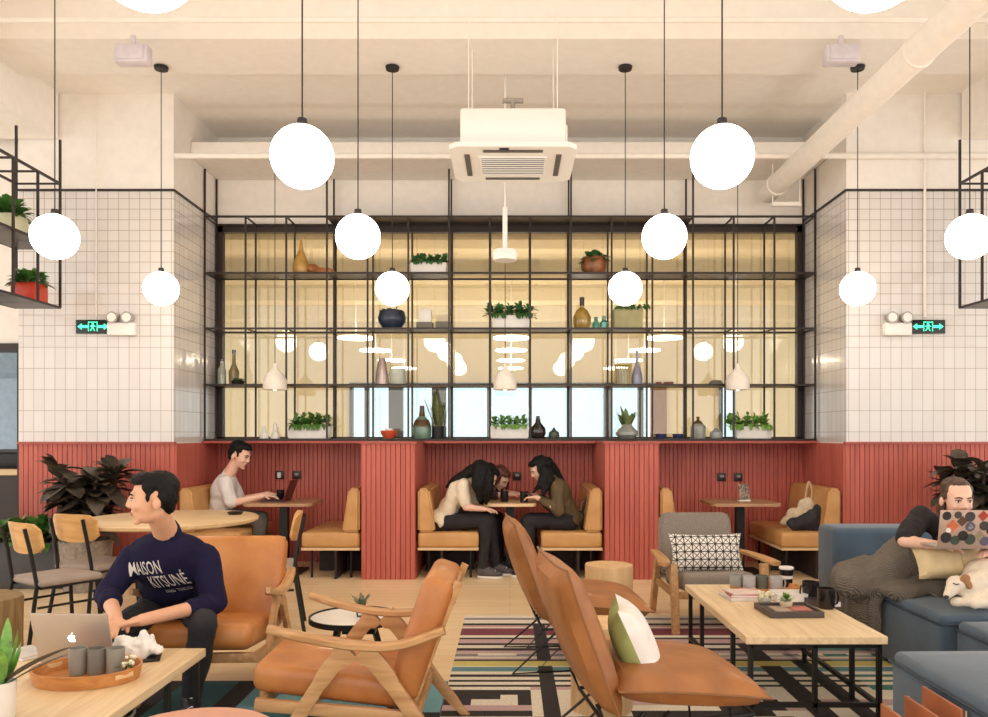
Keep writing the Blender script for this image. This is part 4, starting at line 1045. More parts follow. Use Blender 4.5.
def oval_ring(m, a, b_, z0, z1, th, gaps=()):
    n = 72; prev = None
    for k_ in range(n+1):
        an = 2*math.pi*k_/n
        ps = [(a*math.cos(an), b_*math.sin(an), z0), ((a+.01)*math.cos(an), (b_+.01)*math.sin(an), z1), ((a+.01-th)*math.cos(an), (b_+.01-th)*math.sin(an), z1), ((a-th)*math.cos(an), (b_-th)*math.sin(an), z0)]
        cur = [m.bm.verts.new(p) for p in ps]
        if prev:
            for q in range(4): m.bm.faces.new((prev[q], prev[(q+1) % 4], cur[(q+1) % 4], cur[q]))
        prev = cur
m = MB(); m.lathe([(0, 0), (.195, 0), (.195, .008), (0, .008)], seg=64, sy=.78); m.build('tray_base', WOODTR, t)
m = MB(); oval_ring(m, .197, .153, .0, .052, .009); bmesh.ops.remove_doubles(m.bm, verts=m.bm.verts, dist=1e-5); m.build('tray_rim', WOODTR, t)
for s_, a_ in ((-1, 150), (1, -25)):
    a = R(a_); hx, hy = .2*math.cos(a), .157*math.sin(a)
    o = MB().box((0, 0, 0), (.075, .003, .018), None, .008).build('handle_slot', plain('pale inner wood', (226, 190, 140), .5), t); o.location = (hx*1.00, hy*1.0-.0035 if s_ > 0 else hy-.012, .032); o.rotation_euler.z = math.atan2(.157*math.cos(a), -.2*math.sin(a))
GL1 = plain('grey glaze', (150, 146, 136), .35); GL2 = plain('dark grey glaze', (128, 122, 112), .4)
def mug(lb, x, y, z, r, h, mat, handle=0, group=None, name='cup', D=None):
    t = thing(name, lb, 'cup', (x, y, z), 0, group)
    MB().lathe([(0, 0), (r*.9, 0), (r, .008), (r*1.02, h), (r*.93, h), (r*.9, .012), (0, .012)]).build('cup_body', mat, t)
    if handle: 
        a = R(handle); c_, s_ = math.cos(a), math.sin(a)
        MB().tube([(q*c_, q*s_, zz) for q, zz in ((r*.97, h*.82), (r*1.5, h*.8), (r*1.65, h*.5), (r*1.45, h*.2), (r*.95, h*.15))], .005, 8).build('handle', mat, t)
    return t
for px, lb, mt in ((78, 'grey cup, left of the three on the oval tray', GL1), (97, 'darker grey cup, middle of the three on the oval tray', GL2), (116, 'grey cup, right of the three on the oval tray', GL1)):
    mug(lb, (px-VX)*3.14/FPX, 3.14, .430, .033, .105, mt, 0, 'cups on the oval tray')
t = thing('sprig_vase', 'tiny glass vase of white blossom on the right end of the oval tray', 'vase', ((129-VX)*3.1/FPX, 3.1, .430))
MB().lathe([(0, 0), (.014, 0), (.016, .03), (.01, .045)]).build('vase_body', GLASS, t); m = MB(); rnd = random.Random(4)
for i in range(20): m.ell((rnd.uniform(-.02, .02), rnd.uniform(-.02, .02), .05+rnd.uniform(-.01, .035)), .007, None, 8, 6)
m.build('blossom', plain('white petals', (236, 228, 200), .7), t); sp_leaves(10, .05, .012, .04, LEAF, 6)(t)
t = thing('card', 'flat white and pink card lying in the oval tray before the cups', 'card', ((84-VX)*3.03/FPX, 3.045, .430), R(4))
MB().b2(-.055, .065, -.03, .02, 0, .003).build('card_sheet', plain('card white', (236, 216, 208), .6), t, smooth=False); MB().b2(-.055, .0, -.03, -.015, .003, .005).build('pink_band', plain('card pink', (214, 130, 120), .6), t, smooth=False)
# crumpled white paper bag
b = put(122, 653); t = thing('paper_bag', 'crumpled white paper bag beside the laptop on the left coffee table', 'bag', ((133-VX)*3.37/FPX, 3.38, .421), R(6))
m = MB(); m.ell((-.01, 0, .05), (.085, .05, .05)).ell((.04, 0, .045), (.055, .045, .045)).ell((.075, 0, .035), (.04, .03, .03)).ell((.075, 0, .07), (.02, .012, .035)).ell((.03, 0, .085), (.03, .02, .04)).ell((-.05, 0, .08), (.03, .03, .03))
blob(m, 'bag_body', plain('white paper', (240, 234, 228), .7, nz=.02), t, .006, 1, .022, 26, 3)
b = put(24, 655); t = thing('notebook', 'white notebook lying left of the silver laptop', 'notebook', (b[0]+.01, b[1], .421), R(-28)); MB().b2(-.09, .09, -.07, .07, 0, .012, .002).build('pages', WCER, t, smooth=False); MB().b2(-.092, .092, -.072, .072, .012, .015).build('cover', plain('cover grey', (206, 200, 194), .5), t, smooth=False)
b = put(172, 641); t = thing('phone', 'dark phone lying behind the paper bag at the table edge', 'phone', (-1.54, 3.40, .421), R(20)); MB().b2(-.035, .035, -.07, .07, 0, .008, .003).build('phone_body', BLACK, t)
# potted snake plant bottom left
t = thing('potted_plant', 'white pot with thick green leaves in the bottom left corner', 'plant', ((-2-VX)*2.66/FPX, 2.66, .421))
MB().lathe([(0, 0), (.048, 0), (.052, .01), (.055, .13), (.048, .13), (.045, .11)]).build('pot', WCER, t); MB().lathe([(0, .11), (.046, .112)]).build('soil', SOIL, t)
m = MB(); 
for a, e, L in ((.3, 1.35, .2), (1.6, 1.4, .23), (2.9, 1.3, .2), (4.2, 1.3, .17), (5.4, 1.2, .16), (.9, 1.2, .15), (2.2, 1.15, .17)): m.leaf((.015*math.cos(a), .015*math.sin(a), .11), (math.cos(a)*math.cos(e), math.sin(a)*math.cos(e), math.sin(e)), (math.cos(a), math.sin(a), 0), L, .045, .02, .3, 6)
m.build('leaves', LEAF2, t)
m = MB(); m.leaf((.0, 0, .11), (.80, -.1, .55), (0, 0, 1), .33, .05, .12, .5, 8); m.leaf((.01, .02, .11), (.75, .1, .45), (0, 0, 1), .24, .04, .1, .3, 8); m.build('long_dark_leaves', plain('brown leaf', (66, 56, 44), .5), t)
t = thing('wire_tray', 'copper wire tray at the very bottom left corner', 'tray', ((14-VX)*2.46/FPX, 2.46, .421))
m = MB(); m.lathe([(0, 0), (.07, 0), (.075, .006), (0, .006)], seg=40); m.build('tray_base', plain('copper', (176, 120, 92), .35, .6), t)
MB().tube([(.075*math.cos(R(10*i)), .075*math.sin(R(10*i)), .03) for i in range(36)], .003, 6, True).build('rim_wire', plain('copper', 0), t)
m = MB()
for i in range(24): a = R(15*i); m.cone((.073*math.cos(a), .073*math.sin(a), 0), (.075*math.cos(a), .075*math.sin(a), .03), .0018, seg=5)
m.build('side_wires', plain('copper', 0), t)

# ================================================================ things on the right coffee table
BLKC = plain('black glaze', (30, 24, 24), .25)
t = thing('round_tray', 'honey wood tray of grey cups at the far end of the right coffee table', 'tray', (put(768, 593)[0], 4.86, .421))
m = MB(); m.lathe([(0, 0), (.20, 0), (.20, .008), (0, .008)], seg=64, sy=.6); m.build('tray_base', WOODTR, t)
m = MB(); oval_ring(m, .202, .125, 0, .035, .009); bmesh.ops.remove_doubles(m.bm, verts=m.bm.verts, dist=1e-5); m.build('tray_rim', WOODTR, t)
for px, lb, mt, hd, yy_ in ((736, 'clear glass at the left end of the far wooden tray', SMOKE, 0, 4.88), (749, 'pale grey cup second from left on the far wooden tray', plain('pale grey glaze', (186, 182, 178), .35), 0, 4.84), (762, 'dark green grey cup third from left on the far wooden tray', plain('green grey glaze', (106, 106, 94), .35), 0, 4.86), (776, 'pale grey mug at the right end of the far wooden tray', plain('pale grey glaze', 0), 10, 4.82)):
    mug(lb, (px-VX)*yy_/FPX, yy_, .431, .038, .085, mt, hd, 'cups on the far tray')
t = thing('takeaway_cup', 'tall black cup with a white band behind the right coffee table cups', 'cup', (1.735, 4.96, .421))
MB().lathe([(0, 0), (.033, 0), (.043, .12), (0, .12)]).build('cup_body', BLKC, t); MB().lathe([(.0435, .118), (.045, .122), (.045, .13), (.038, .134), (0, .134)]).build('white_lid', WCER, t); MB().lathe([(.0385, .06), (.0405, .08)]).build('band', WCER, t)
mug('black mug nearest the right corner of the coffee table', (826-VX)*4.38/FPX, 4.38, .421, .046, .11, BLKC, 10, 'black mugs')
mug('black mug just behind the nearest black mug on the coffee table', (812-VX)*4.56/FPX, 4.58, .421, .046, .11, BLKC, 200, 'black mugs')
def book(lb, x, y, z, w, d, h, c, rz, group=None, name='magazine'):
    t = thing(name, lb, 'book', (x, y, z), R(rz), group)
    MB().b2(-w+.003, w-.003, -d+.003, d-.003, .002, h-.002).build('pages', WCER, t, smooth=False)
    m = MB(); m.b2(-w, w, -d, d, 0, .002); m.b2(-w, w, -d, d, h-.002, h); m.b2(-w, -w+.002, -d, d, 0, h); m.build('cover', plain('cover %s' % (c,), c, .35), t, smooth=False)
bx, by = (745-VX)*4.68/FPX, 4.66
book('white magazine at the bottom of the small stack on the right coffee table', bx, by, .421, .13, .10, .010, (226, 218, 212), 6, 'magazines')
book('red covered book on the small stack on the right coffee table', bx+.01, by+.02, .431, .11, .085, .016, (196, 92, 78), -4, 'magazines')
book('pale pink magazine topmost of the small stack on the right coffee table', bx+.0, by+.03, .447, .105, .08, .006, (232, 206, 196), 9, 'magazines')
bx, by = (788-VX)*4.6/FPX, 4.6
book('thick white book behind the dark slate tray', bx, by, .421, .09, .08, .045, (232, 224, 216), 0, 'books behind the slate tray', 'book')
book('purple black book leaning flat beside the black mugs', bx+.145, by-.12, .421, .07, .09, .03, (60, 44, 56), 10, 'books behind the slate tray', 'book')
SLATE = plain('slate', (76, 66, 58), .5)
t = thing('slate_tray', 'square dark slate tray near the middle of the right coffee table', 'tray', ((787-VX)*4.28/FPX, 4.26, .421), R(2))
MB().b2(-.13, .13, -.11, .11, 0, .02, .003).build('tray_base', SLATE, t, smooth=False)
m = MB()
for a, b_, c_, d in ((-.145, .145, -.125, -.11), (-.145, .145, .11, .125), (-.145, -.13, -.11, .11), (.13, .145, -.11, .11)): m.b2(a, b_, c_, d, 0, .032, .003)
m.build('tray_rim', SLATE, t, smooth=False)
MB().b2(-.09, .02, -.07, .05, .02, .026).build('leaflet', plain('leaflet', (176, 150, 130), .6), t, smooth=False); MB().b2(.0, .10, -.08, .03, .026, .031).build('red_leaflet', plain('red leaflet', (178, 108, 92), .6), t, smooth=False)
t = thing('air_plant', 'small bright green succulent standing in the slate tray', 'plant', ((786-VX)*4.30/FPX, 4.30, .448))
MB().lathe([(0, 0), (.03, 0), (.035, .02), (.03, .03)]).build('pot', plain('sand ware', (196, 180, 150), .6), t); foliage(MB(), (0, 0, .03), .02, .02, .02, 40, .04, .018, 5, .1, .5).build('leaves', LEAF2, t)
t = thing('sprig_vase', 'pale glass ball of cream flowers behind the slate tray', 'vase', ((763-VX)*4.5/FPX, 4.47, .421))
MB().lathe([(0, 0), (.03, 0), (.04, .03), (.03, .05)]).build('vase_body', SMOKE, t); m = MB(); rnd = random.Random(9)
for i in range(22): m.ell((rnd.uniform(-.04, .04), rnd.uniform(-.03, .03), .055+rnd.uniform(-.01, .02)), .01, None, 8, 6)
m.build('blossom', plain('cream petals', (226, 214, 180), .7), t)

# ================================================================ booth tables' things
BT = .716
def stand(px, D, z=BT): return ((px-VX)*D/FPX, D, z)
for px, D, lb in ((504.5, 7.86, 'black coffee mug on the women\'s table, left one'), (524, 7.80, 'black coffee mug on the women\'s table, right one'), (280.5, 8.05, 'black mug beside the open laptop on the left booth table')):
    s_ = stand(px, D); mug(lb, *s_, .04, .105, BLKC, 90 if px > 500 else 0, 'black mugs in the booths')
t = thing('laptop', 'dark laptop seen edge-on before the man in the pale shirt', 'laptop', stand(287, 7.95), R(-90))
MB().b2(-.15, .15, -.22, -.0, 0, .014, .004).build('keyboard_base', plain('dark metal', (70, 60, 62), .4, .5), t); MB().box((0, .035, .11), (.30, .008, .22), rotm(-20), .003).build('screen_lid', plain('wine red metal', (110, 52, 50), .4, .3), t)
t = thing('card_holder', 'small clear stand with a printed card on the right booth table', 'card holder', stand(744, 7.95), R(10))
MB().box((0, 0, .09), (.11, .006, .16), rotm(-12)).build('card_sheet', plain('printed card', (150, 128, 110), .5, nz=.5, nscale=40), t, smooth=False); MB().b2(-.06, .06, -.03, .03, 0, .012).build('base', WCER, t)
t = thing('round_dish', 'small dark dish on the round oak table beside the man in the pale shirt', 'dish', ((233-VX)*6.3/FPX, 6.35, .743)); MB().lathe([(0, 0), (.05, 0), (.065, .02), (.05, .012), (0, .01)]).build('dish_body', BLKC, t)
# bags on the right bench
t = thing('tote_bag', 'cream canvas tote slumped against the right booth bench back', 'bag', ((800-VX)*7.95/FPX, 7.95, .449), R(0))
m = MB(); m.ell((0, 0, .10), (.14, .07, .10)).ell((.06, 0, .20), (.09, .05, .11)).ell((-.1, 0, .06), (.10, .06, .06))
blob(m, 'bag_body', plain('canvas', (226, 206, 176), .85, nz=.08), t, .01, 2, .03, 12, 2); 
MB().tube(curve_pts([(.05, 0, .28), (.07, 0, .40), (.09, 0, .46), (.12, 0, .38), (.11, 0, .26)]), .010).build('strap', plain('canvas strap', (206, 178, 140), .8), t)
t = thing('black_bag', 'black soft bag lying before the cream tote on the right booth bench', 'bag', ((804-VX)*7.75/FPX, 7.72, .449))
m = MB(); m.ell((-.04, 0, .075), (.15, .08, .08)).ell((.09, 0, .10), (.09, .07, .11)).ell((.11, 0, .19), (.04, .04, .07))
blob(m, 'bag_body', plain('black cloth', (44, 40, 44), .8, nz=.1), t, .01, 2, .03, 12, 5)
t = thing('handbag', 'beige and dark handbag wedged behind the woman in the olive jacket', 'bag', ((585-VX)*7.85/FPX, 7.95, .449))
m = MB(); m.ell((0, 0, .10), (.06, .11, .11)).ell((.01, 0, .2), (.05, .09, .07)); blob(m, 'bag_body', plain('beige bag', (176, 146, 120), .7), t, .01, 2, .02, 12)
MB().tube(curve_pts([(-.04, -.1, .08), (-.0, -.12, .28), (.05, -.11, .30), (.04, -.1, .05)]), .012).build('strap', plain('dark strap', (60, 46, 44), .6), t)

# pillows
def patmat():
    m, nt, b = newmat('triangle lattice print'); L = nt.links.new
    tc = N(nt, 'ShaderNodeTexCoord'); sp = N(nt, 'ShaderNodeSeparateXYZ'); L(tc.outputs['Object'], sp.inputs[0])
    def mth(op, a, b_=None, c_=None):
        n = N(nt, 'ShaderNodeMath', operation=op)
        for i, v in enumerate((a, b_, c_)):
            if v is None: continue
            if isinstance(v, (int, float)): n.inputs[i].default_value = v
            else: L(v, n.inputs[i])
        return n.outputs[0]
    def line(e, p=.055, wd=.14):
        f = mth('FRACT', mth('MULTIPLY', e, 1/p)); d = mth('ABSOLUTE', mth('SUBTRACT', f, .5)); return mth('GREATER_THAN', d, .5-wd/2)
    x, z = sp.outputs['X'], sp.outputs['Z']
    ls = [line(x, .055, .13), line(z, .055, .13), line(mth('ADD', x, z), .055, .13), line(mth('SUBTRACT', x, z), .055, .13)]
    k_ = ls[0]
    for q in ls[1:]: k_ = mth('MAXIMUM', k_, q)
    mx = N(nt, 'ShaderNodeMix', data_type='RGBA'); L(k_, mx.inputs[0]); mx.inputs[6].default_value = lin((234, 226, 216)); mx.inputs[7].default_value = lin((44, 38, 38))
    L(mx.outputs[2], b.inputs['Base Color']); b.inputs['Roughness'].default_value = .9; return m
t = thing('throw_pillow', 'white pillow with a black triangle lattice on the grey armchair', 'pillow', ((706-VX)*5.68/FPX, 5.68, .535), R(2), 'throw pillows')
o = MB().pillow((0, 0, 0), .50, .26, .12, None, 16, .06, .5).build('cover', patmat(), t); o.rotation_euler.x = R(-16)
t = thing('throw_pillow', 'green and white pillow propped on the nearer saddle leather chair', 'pillow', ((634-VX)*3.30/FPX, 3.30, .515), R(84), 'throw pillows')
PG = plain('sage cloth', (158, 166, 104), .9); PW = plain('white cloth', (236, 230, 224), .9)
m = MB(); m.pillow((0, 0, 0), .33, .33, .17, None, 16, .1, .42)
for f in m.bm.faces:
    if f.calc_center_median().y < 0: f.material_index = 1
o = m.build('cover', [PG, PW], t); o.rotation_euler = (R(-24), 0, 0)
t = thing('throw_pillow', 'beige pillow under the stickered laptop on the sofa', 'pillow', ((952-VX)*4.45/FPX, 4.47, .655), R(0), 'throw pillows')
MB().pillow((0, 0, 0), .38, .18, .15, rotm(-30), 14, .05, .4).build('cover', plain('beige cloth', (216, 192, 148), .85), t)
MB().tube([(.03, -.085+.04*abs(q), q*.07) for q in (-1, -.5, 0, .5, 1)], .003).build('seam', plain('beige seam', (190, 164, 120), .8), t)
# ================================================================ people
SKIN = plain('warm skin', (226, 172, 138), .5, nz=.03, nscale=20); SKIN2 = plain('fair skin', (234, 188, 164), .5, nz=.03, nscale=20)
HAIRB = plain('black hair', (13, 11, 11), .6, spec=.25, nz=.3, nscale=60, bump=.4, bscale=120); HAIRR = plain('red brown hair', (92, 46, 32), .45, nz=.3, nscale=60, bump=.4, bscale=120); HAIRN = plain('brown hair', (84, 58, 40), .5, nz=.3, nscale=60, bump=.4, bscale=120)
EYEW = plain('eye white', (236, 230, 224), .3); IRIS = plain('iris', (34, 22, 18), .2); LIP = plain('lips', (184, 104, 92), .45)
def frame(f, up=(0, 0, 1)):
    f = Vector(f).normalized(); up = Vector(up); r = f.cross(up).normalized(); u = r.cross(f).normalized(); return f, r, u
def head_parts(m, c, f, r, u, s=1):
    """c = centre between the ears; f forward, r to the person's right, u up"""
    M = Matrix((r, f, u)).transposed()
    def e(x, y, z, a, b, d): m.ell(c+M@(Vector((x, y, z))*s), (a*s, b*s, d*s), M, 24, 16)
    e(0, -.012, .035, .074, .093, .082)          # skull
    e(0, .028, -.01, .064, .068, .085)           # face
    e(0, .030, -.062, .050, .054, .048)          # jaw
    e(0, .070, -.098, .020, .017, .015)          # chin
    e(0, .078, .028, .048, .016, .014)           # brow
    for k_ in (-1, 1):
        e(k_*.035, .068, -.026, .021, .020, .022)   # cheek
        e(k_*.079, -.012, -.018, .012, .019, .029)  # ear
    m.cap(c+M@(Vector((0, .092, .014))*s), .0085*s, c+M@(Vector((0, .104, -.020))*s), .0115*s)   # nose
    for k_ in (-1, 1): e(k_*.012, .098, -.027, .009, .010, .008)
    e(0, .086, -.055, .022, .010, .0055); e(0, .084, -.066, .019, .010, .0065)   # lips
def face_bits(t, c, f, r, u, s=1, brows=HAIRB, lids=.5):
    M = Matrix((r, f, u)).transposed()
    for k_ in (-1, 1):
        q = MB().ell(c+M@(Vector((k_*.031, .0805, .006))*s), (.0135*s, .0105*s, .0062*s), M); q.build('eye', EYEW, t)
        MB().ell(c+M@(Vector((k_*.031, .0875, .0055))*s), (.006*s, .005*s, .0055*s), M).build('iris', IRIS, t)
        MB().tube([c+M@(Vector(p)*s) for p in ((k_*.016, .093, .012), (k_*.031, .0925, .0145), (k_*.046, .083, .010))], .0022*s, 6).build('eyelid', IRIS, t)
        MB().tube([c+M@(Vector(p)*s) for p in ((k_*.013, .0955, .026), (k_*.03, .096, .032), (k_*.052, .082, .026))], [.0035*s, .004*s, .002*s], 8).build('eyebrow', brows, t)
    MB().ell(c+M@(Vector((0, .0925, -.056))*s), (.022*s, .0055*s, .0042*s), M).ell(c+M@(Vector((0, .0905, -.065))*s), (.018*s, .0055*s, .0048*s), M).build('lips', LIP, t)
def hand(m, wr, d, n, s=1, curl=.6, side=1):
    """wrist, direction, palm normal; side: +1 thumb towards d x n"""
    wr = Vector(wr); d = Vector(d).normalized(); n = Vector(n); n = (n-d*n.dot(d)).normalized(); x = d.cross(n)*side
    M = Matrix((x, d, n)).transposed()
    m.ell(wr+d*.045*s, (.040*s, .052*s, .015*s), M); m.cap(wr, .024*s, wr+d*.03*s, .022*s)
    for i, (o_, L) in enumerate(((.030, .070), (.010, .080), (-.010, .074), (-.029, .058))):
        b = wr+d*.075*s+x*o_*s; p = b; dd = (d+x*o_*2.2).normalized()
        rr = .0092*s
        for k_ in range(3):
            ang = curl*(k_*.8+.25); v = (dd*math.cos(ang)+n*math.sin(ang)).normalized(); q = p+v*L*s*(.42, .32, .26)[k_]
            m.cap(p, rr, q, rr*.93, 10); p = q; rr *= .92
    b = wr+d*.022*s+x*.026*s; q = b+(d*.55+x*.75+n*.25).normalized()*.042*s; m.cap(b, .013*s, q, .0108*s, 10)
    m.cap(q, .0105*s, q+(d*.9+x*.2+n*.4).normalized()*.032*s, .0088*s, 10)
def chain(m, pts, rs):
    for (a, b), (r0, r1) in zip(zip(pts, pts[1:]), zip(rs, rs[1:])): m.cap(a, r0, b, r1, 18)
def person(label, origin, J, look, st):
    """J: joints in world space; everything is stored relative to the Empty at origin"""
    O = Vector(origin); t = thing('person', label, 'person', origin)
    j = {k_: Vector(v)-O for k_, v in J.items()}
    f, r, u = frame(look, st.get('headup', (0, 0, 1))); s = st.get('hs', 1.0); hc = j['head']; vox = st.get('vox', .007)
    W = st.get('w', 1.0)
    sh_r = (j['shR']-j['shL']).normalized(); ch = j['chest']; pe = j['pelvis']; nk = j['neck']
    def torso(m, k_=1.0, ext=0, low=True):
        ax = (ch-pe).normalized(); M = Matrix((sh_r, ax.cross(sh_r).normalized(), ax)).transposed()
        m.ell(ch, (.165*k_*W, .105*k_*W, .17*k_), M); m.ell((ch+pe)/2, (.14*k_*W, .10*k_*W, .17*k_), M)
        m.ell(ch.lerp(nk, .45), (.15*k_*W, .085*k_, .085*k_), M)
        if low: m.ell(pe, (.165*k_*W, .125*k_, .115*k_), M)
        for s_ in ('R', 'L'): m.cap(ch.lerp(nk, .7), .062*k_, j['sh'+s_], .056*k_*W)
    # ---- body: one continuous skin
    m = MB(); torso(m, .93)
    nb = hc-f*.012*s-u*.055*s
    m.cap(nk+(nk-ch).normalized()*-.02, .058*W, nb, .050*s)
    head_parts(m, hc, f, r, u, s)
    for s_ in ('R', 'L'):
        chain(m, [j['sh'+s_], j['el'+s_], j['wr'+s_]], [.046*W, .037*W, .026*W])
        q = j['el'+s_].lerp(j['wr'+s_], .3); m.ell(q, (.037*W,)*3)
        hd = st['hand'+s_]; hand(m, j['wr'+s_], hd[0], hd[1], .95*W, hd[2] if len(hd) > 2 else .6, hd[3] if len(hd) > 3 else 1)
        hp = j.get('hip'+s_) or pe+sh_r*(.09 if s_ == 'R' else -.09)
        j['hip'+s_] = hp
        chain(m, [hp, j['kn'+s_], j['an'+s_]], [.078, .052, .036]); m.cap(j['an'+s_]-Vector((0, 0, .02)), .030, j['toe'+s_], .022)
    blob(m, 'body', st['skin'], t, vox, st.get('sm', 3))
    face_bits(t, hc, f, r, u, s, st.get('brows', HAIRB))
    # ---- top
    m = MB(); torso(m, 1.08)
    if st.get('hem', True):
        fr = (ch-pe).normalized(); m.ell(pe-fr*.0, (.178*W, .148, .10), Matrix((sh_r, fr.cross(sh_r).normalized(), fr)).transposed())
    c0 = nk.lerp(nb, .12); m.cap(ch.lerp(nk, .6), .085, c0, .068)
    for s_ in ('R', 'L'):
        sl = st['sleeve']
        if sl <= 1: e = j['sh'+s_].lerp(j['el'+s_], sl); chain(m, [j['sh'+s_], e], [.068*W, .06*W])
        else:
            e = j['el'+s_].lerp(j['wr'+s_], sl-1); chain(m, [j['sh'+s_], j['el'+s_], e], [.068*W, .057*W, .043*W+.004])
    sleeve = blob(m, st.get('topname', 'shirt'), st['top'], t, vox, 4, st.get('fold', .012), 9, st.get('seed', 1))
    # ---- trousers
    m = MB(); m.ell(pe, (.175, .135, .12), None)
    for s_ in ('R', 'L'):
        e = j['kn'+s_].lerp(j['an'+s_], 1.0); chain(m, [j['hip'+s_], j['kn'+s_], e], [.095, .070, .052])
    blob(m, 'trousers', st['legs'], t, vox+.001, 4, .012, 10, 7)
    # ---- shoes
    for s_ in ('R', 'L'):
        a = j['an'+s_]; to = j['toe'+s_]; d = (to-a); d.z = 0; d.normalize(); zf = min(a.z, to.z)
        M = Matrix((d.cross(Vector((0, 0, 1))), d, Vector((0, 0, 1)))).transposed()
        m = MB(); base = Vector((a.x, a.y, to.z-.005)); m.ell(base+d*.05, (.044, .10, .042), M); m.ell(base+d*.12, (.046, .075, .034), M); m.ell(base+d*.0+Vector((0, 0, .025)), (.048, .065, .058), M); m.ell(base+d*.06+Vector((0, 0, .018)), (.040, .075, .045), M)
        sh = blob(m, 'shoe', st['shoe'], t, .007, 3)
        if st['shoe'] is not None and st.get('laces', True):
            q = MB()
            for k_ in range(4): z0 = base+d*(.055+.022*k_)+Vector((0, 0, .058-.007*k_)); w_ = M@Vector((.024, 0, 0)); q.tube([z0-w_-Vector((0, 0, .008)), z0+Vector((0, 0, .004)), z0+w_-Vector((0, 0, .008))], .004, 6)
            q.build('laces', WCER, sh)
        m = MB(); n_ = 24; pts = []
        for k_ in range(n_):
            an = 2*math.pi*k_/n_; p_ = base+d*(.07+.125*math.cos(an))+M@Vector((math.sin(an)*(.047+.006*math.cos(an)), 0, 0)); pts.append((p_.x, p_.y))
        m.slab(pts, base.z-.038, base.z-.018); m.build('sole', st.get('sole', WCER), sh)
    return t, j, (hc, f, r, u, s), sleeve
def short_hair(t, H, mat, vox=.006):
    c, f, r, u, s = H; M = Matrix((r, f, u)).transposed(); m = MB()
    def e(x, y, z, a, b, d): m.ell(c+M@(Vector((x, y, z))*s), (a*s, b*s, d*s), M, 24, 16)
    e(0, -.030, .058, .082, .088, .072); e(0, .028, .092, .066, .056, .034); e(0, .062, .088, .052, .030, .022); e(0, -.052, .005, .070, .056, .070); e(0, -.062, -.040, .05, .036, .035)
    for k_ in (-1, 1): e(k_*.062, -.002, .058, .017, .05, .040); e(k_*.068, .024, .014, .007, .010, .026); e(k_*.060, -.050, .018, .024, .042, .052)
    blob(m, 'hair', mat, t, vox, 3, .005, 50)
def long_hair(t, H, mat, falls, vox=.008, part=True):
    """falls: list of polylines in the thing's space, each (pts, r)"""
    c, f, r, u, s = H; M = Matrix((r, f, u)).transposed(); m = MB()
    def e(x, y, z, a, b, d): m.ell(c+M@(Vector((x, y, z))*s), (a*s, b*s, d*s), M, 24, 16)
    e(0, -.028, .050, .086, .092, .078); e(0, .025, .085, .070, .062, .036); e(0, -.055, -.02, .075, .055, .09)
    for k_ in (-1, 1): e(k_*.074, .008, .0, .018, .055, .085); e(k_*.072, .0, -.07, .02, .045, .05)
    for pts, rs in falls: chain(m, [Vector(p) for p in pts], rs)
    blob(m, 'hair', mat, t, vox, 3, .010, 30)

# ---- man in navy sweatshirt
NAVYS = plain('navy sweatshirt', (30, 27, 56), .9, spec=.2, nz=.12, nscale=8, bump=.25, bscale=300); DKP = plain('charcoal trousers', (44, 42, 46), .85, nz=.1, bump=.2, bscale=300)
BLKP = plain('black trousers', (32, 28, 32), .8, nz=.1); SNK = plain('black sneaker', (34, 32, 34), .5)
O = (-1.68, 4.0, 0)
J = dict(head=P(153, 499, 3.72), neck=P(168, 533, 3.90), chest=P(168, 562, 3.96), pelvis=P(176, 606, 4.24),
         shR=P(135, 558, 3.90), shL=P(204, 558, 4.00), elR=P(107, 594, 3.80), elL=P(215, 603, 3.95), wrR=P(116, 618, 3.55), wrL=P(142, 620, 3.55),
         knR=P(128, 626, 3.80), knL=P(203, 624, 3.80), anR=P(128, 697, 3.95), anL=P(191, 697, 3.88), toeR=P(122, 712, 3.80), toeL=P(192, 715, 3.73))
for k_ in ('anR', 'anL'): J[k_].z = .10
for k_ in ('toeR', 'toeL'): J[k_].z = .047
t, j, H, sw = person('person in navy sweatshirt and dark trousers sitting in the orange armchair, head turned left', O, J, (-.90, -.44, -.04),
    dict(skin=SKIN, top=NAVYS, topname='sweatshirt', legs=DKP, shoe=SNK, sleeve=1.35, hs=1.03, vox=.0055, W=1, w=1.08, fold=.010, seed=2, handR=((.15, -.8, -.25), (0, -.2, -1), .5, 1), handL=((-.8, -.5, -.12), (0, -.2, -1), .5, -1)))
short_hair(t, H, HAIRB, .005)
# printing on the chest, laid onto the cloth
def print_on(target, lines, parent, mat, M):
    me = target.data; bv = BVHTree.FromPolygons([v.co.copy() for v in me.vertices], [tuple(p.vertices) for p in me.polygons])
    for txt, size, off, sx in lines:
        cu = bpy.data.curves.new('t', 'FONT'); cu.body = txt; cu.size = size; cu.align_x = 'LEFT'; cu.resolution_u = 2; cu.offset = size*.006
        ob = bpy.data.objects.new('t', cu); COL.objects.link(ob); mm = baked(ob); bpy.data.objects.remove(ob)
        b_ = bmesh.new(); b_.from_mesh(mm); bmesh.ops.triangulate(b_, faces=b_.faces)
        bmesh.ops.subdivide_edges(b_, edges=[e for e in b_.edges if e.calc_length() > size*.25], cuts=2)
        for v in b_.verts:
            p = M@Vector((v.co.x*sx+off[0], 0, v.co.y+off[1])); d = M.to_3x3()@Vector((0, 1, 0)); hit = bv.ray_cast(p-d*.5, d)
            v.co = (hit[0]-d*.004) if hit[0] else p
        b_.to_mesh(mm); b_.free(); mm.materials.clear(); mm.materials.append(mat); o = bpy.data.objects.new('chest_lettering', mm); COL.objects.link(o); o.parent = parent
PRN = plain('white print', (226, 220, 214), .8)
a0 = P(128, 577, 3.8)-Vector(O)
M_ = Matrix.Translation(a0) @ Matrix.Rotation(R(-2), 4, 'Z') @ Matrix.Rotation(R(-5), 4, 'Y')
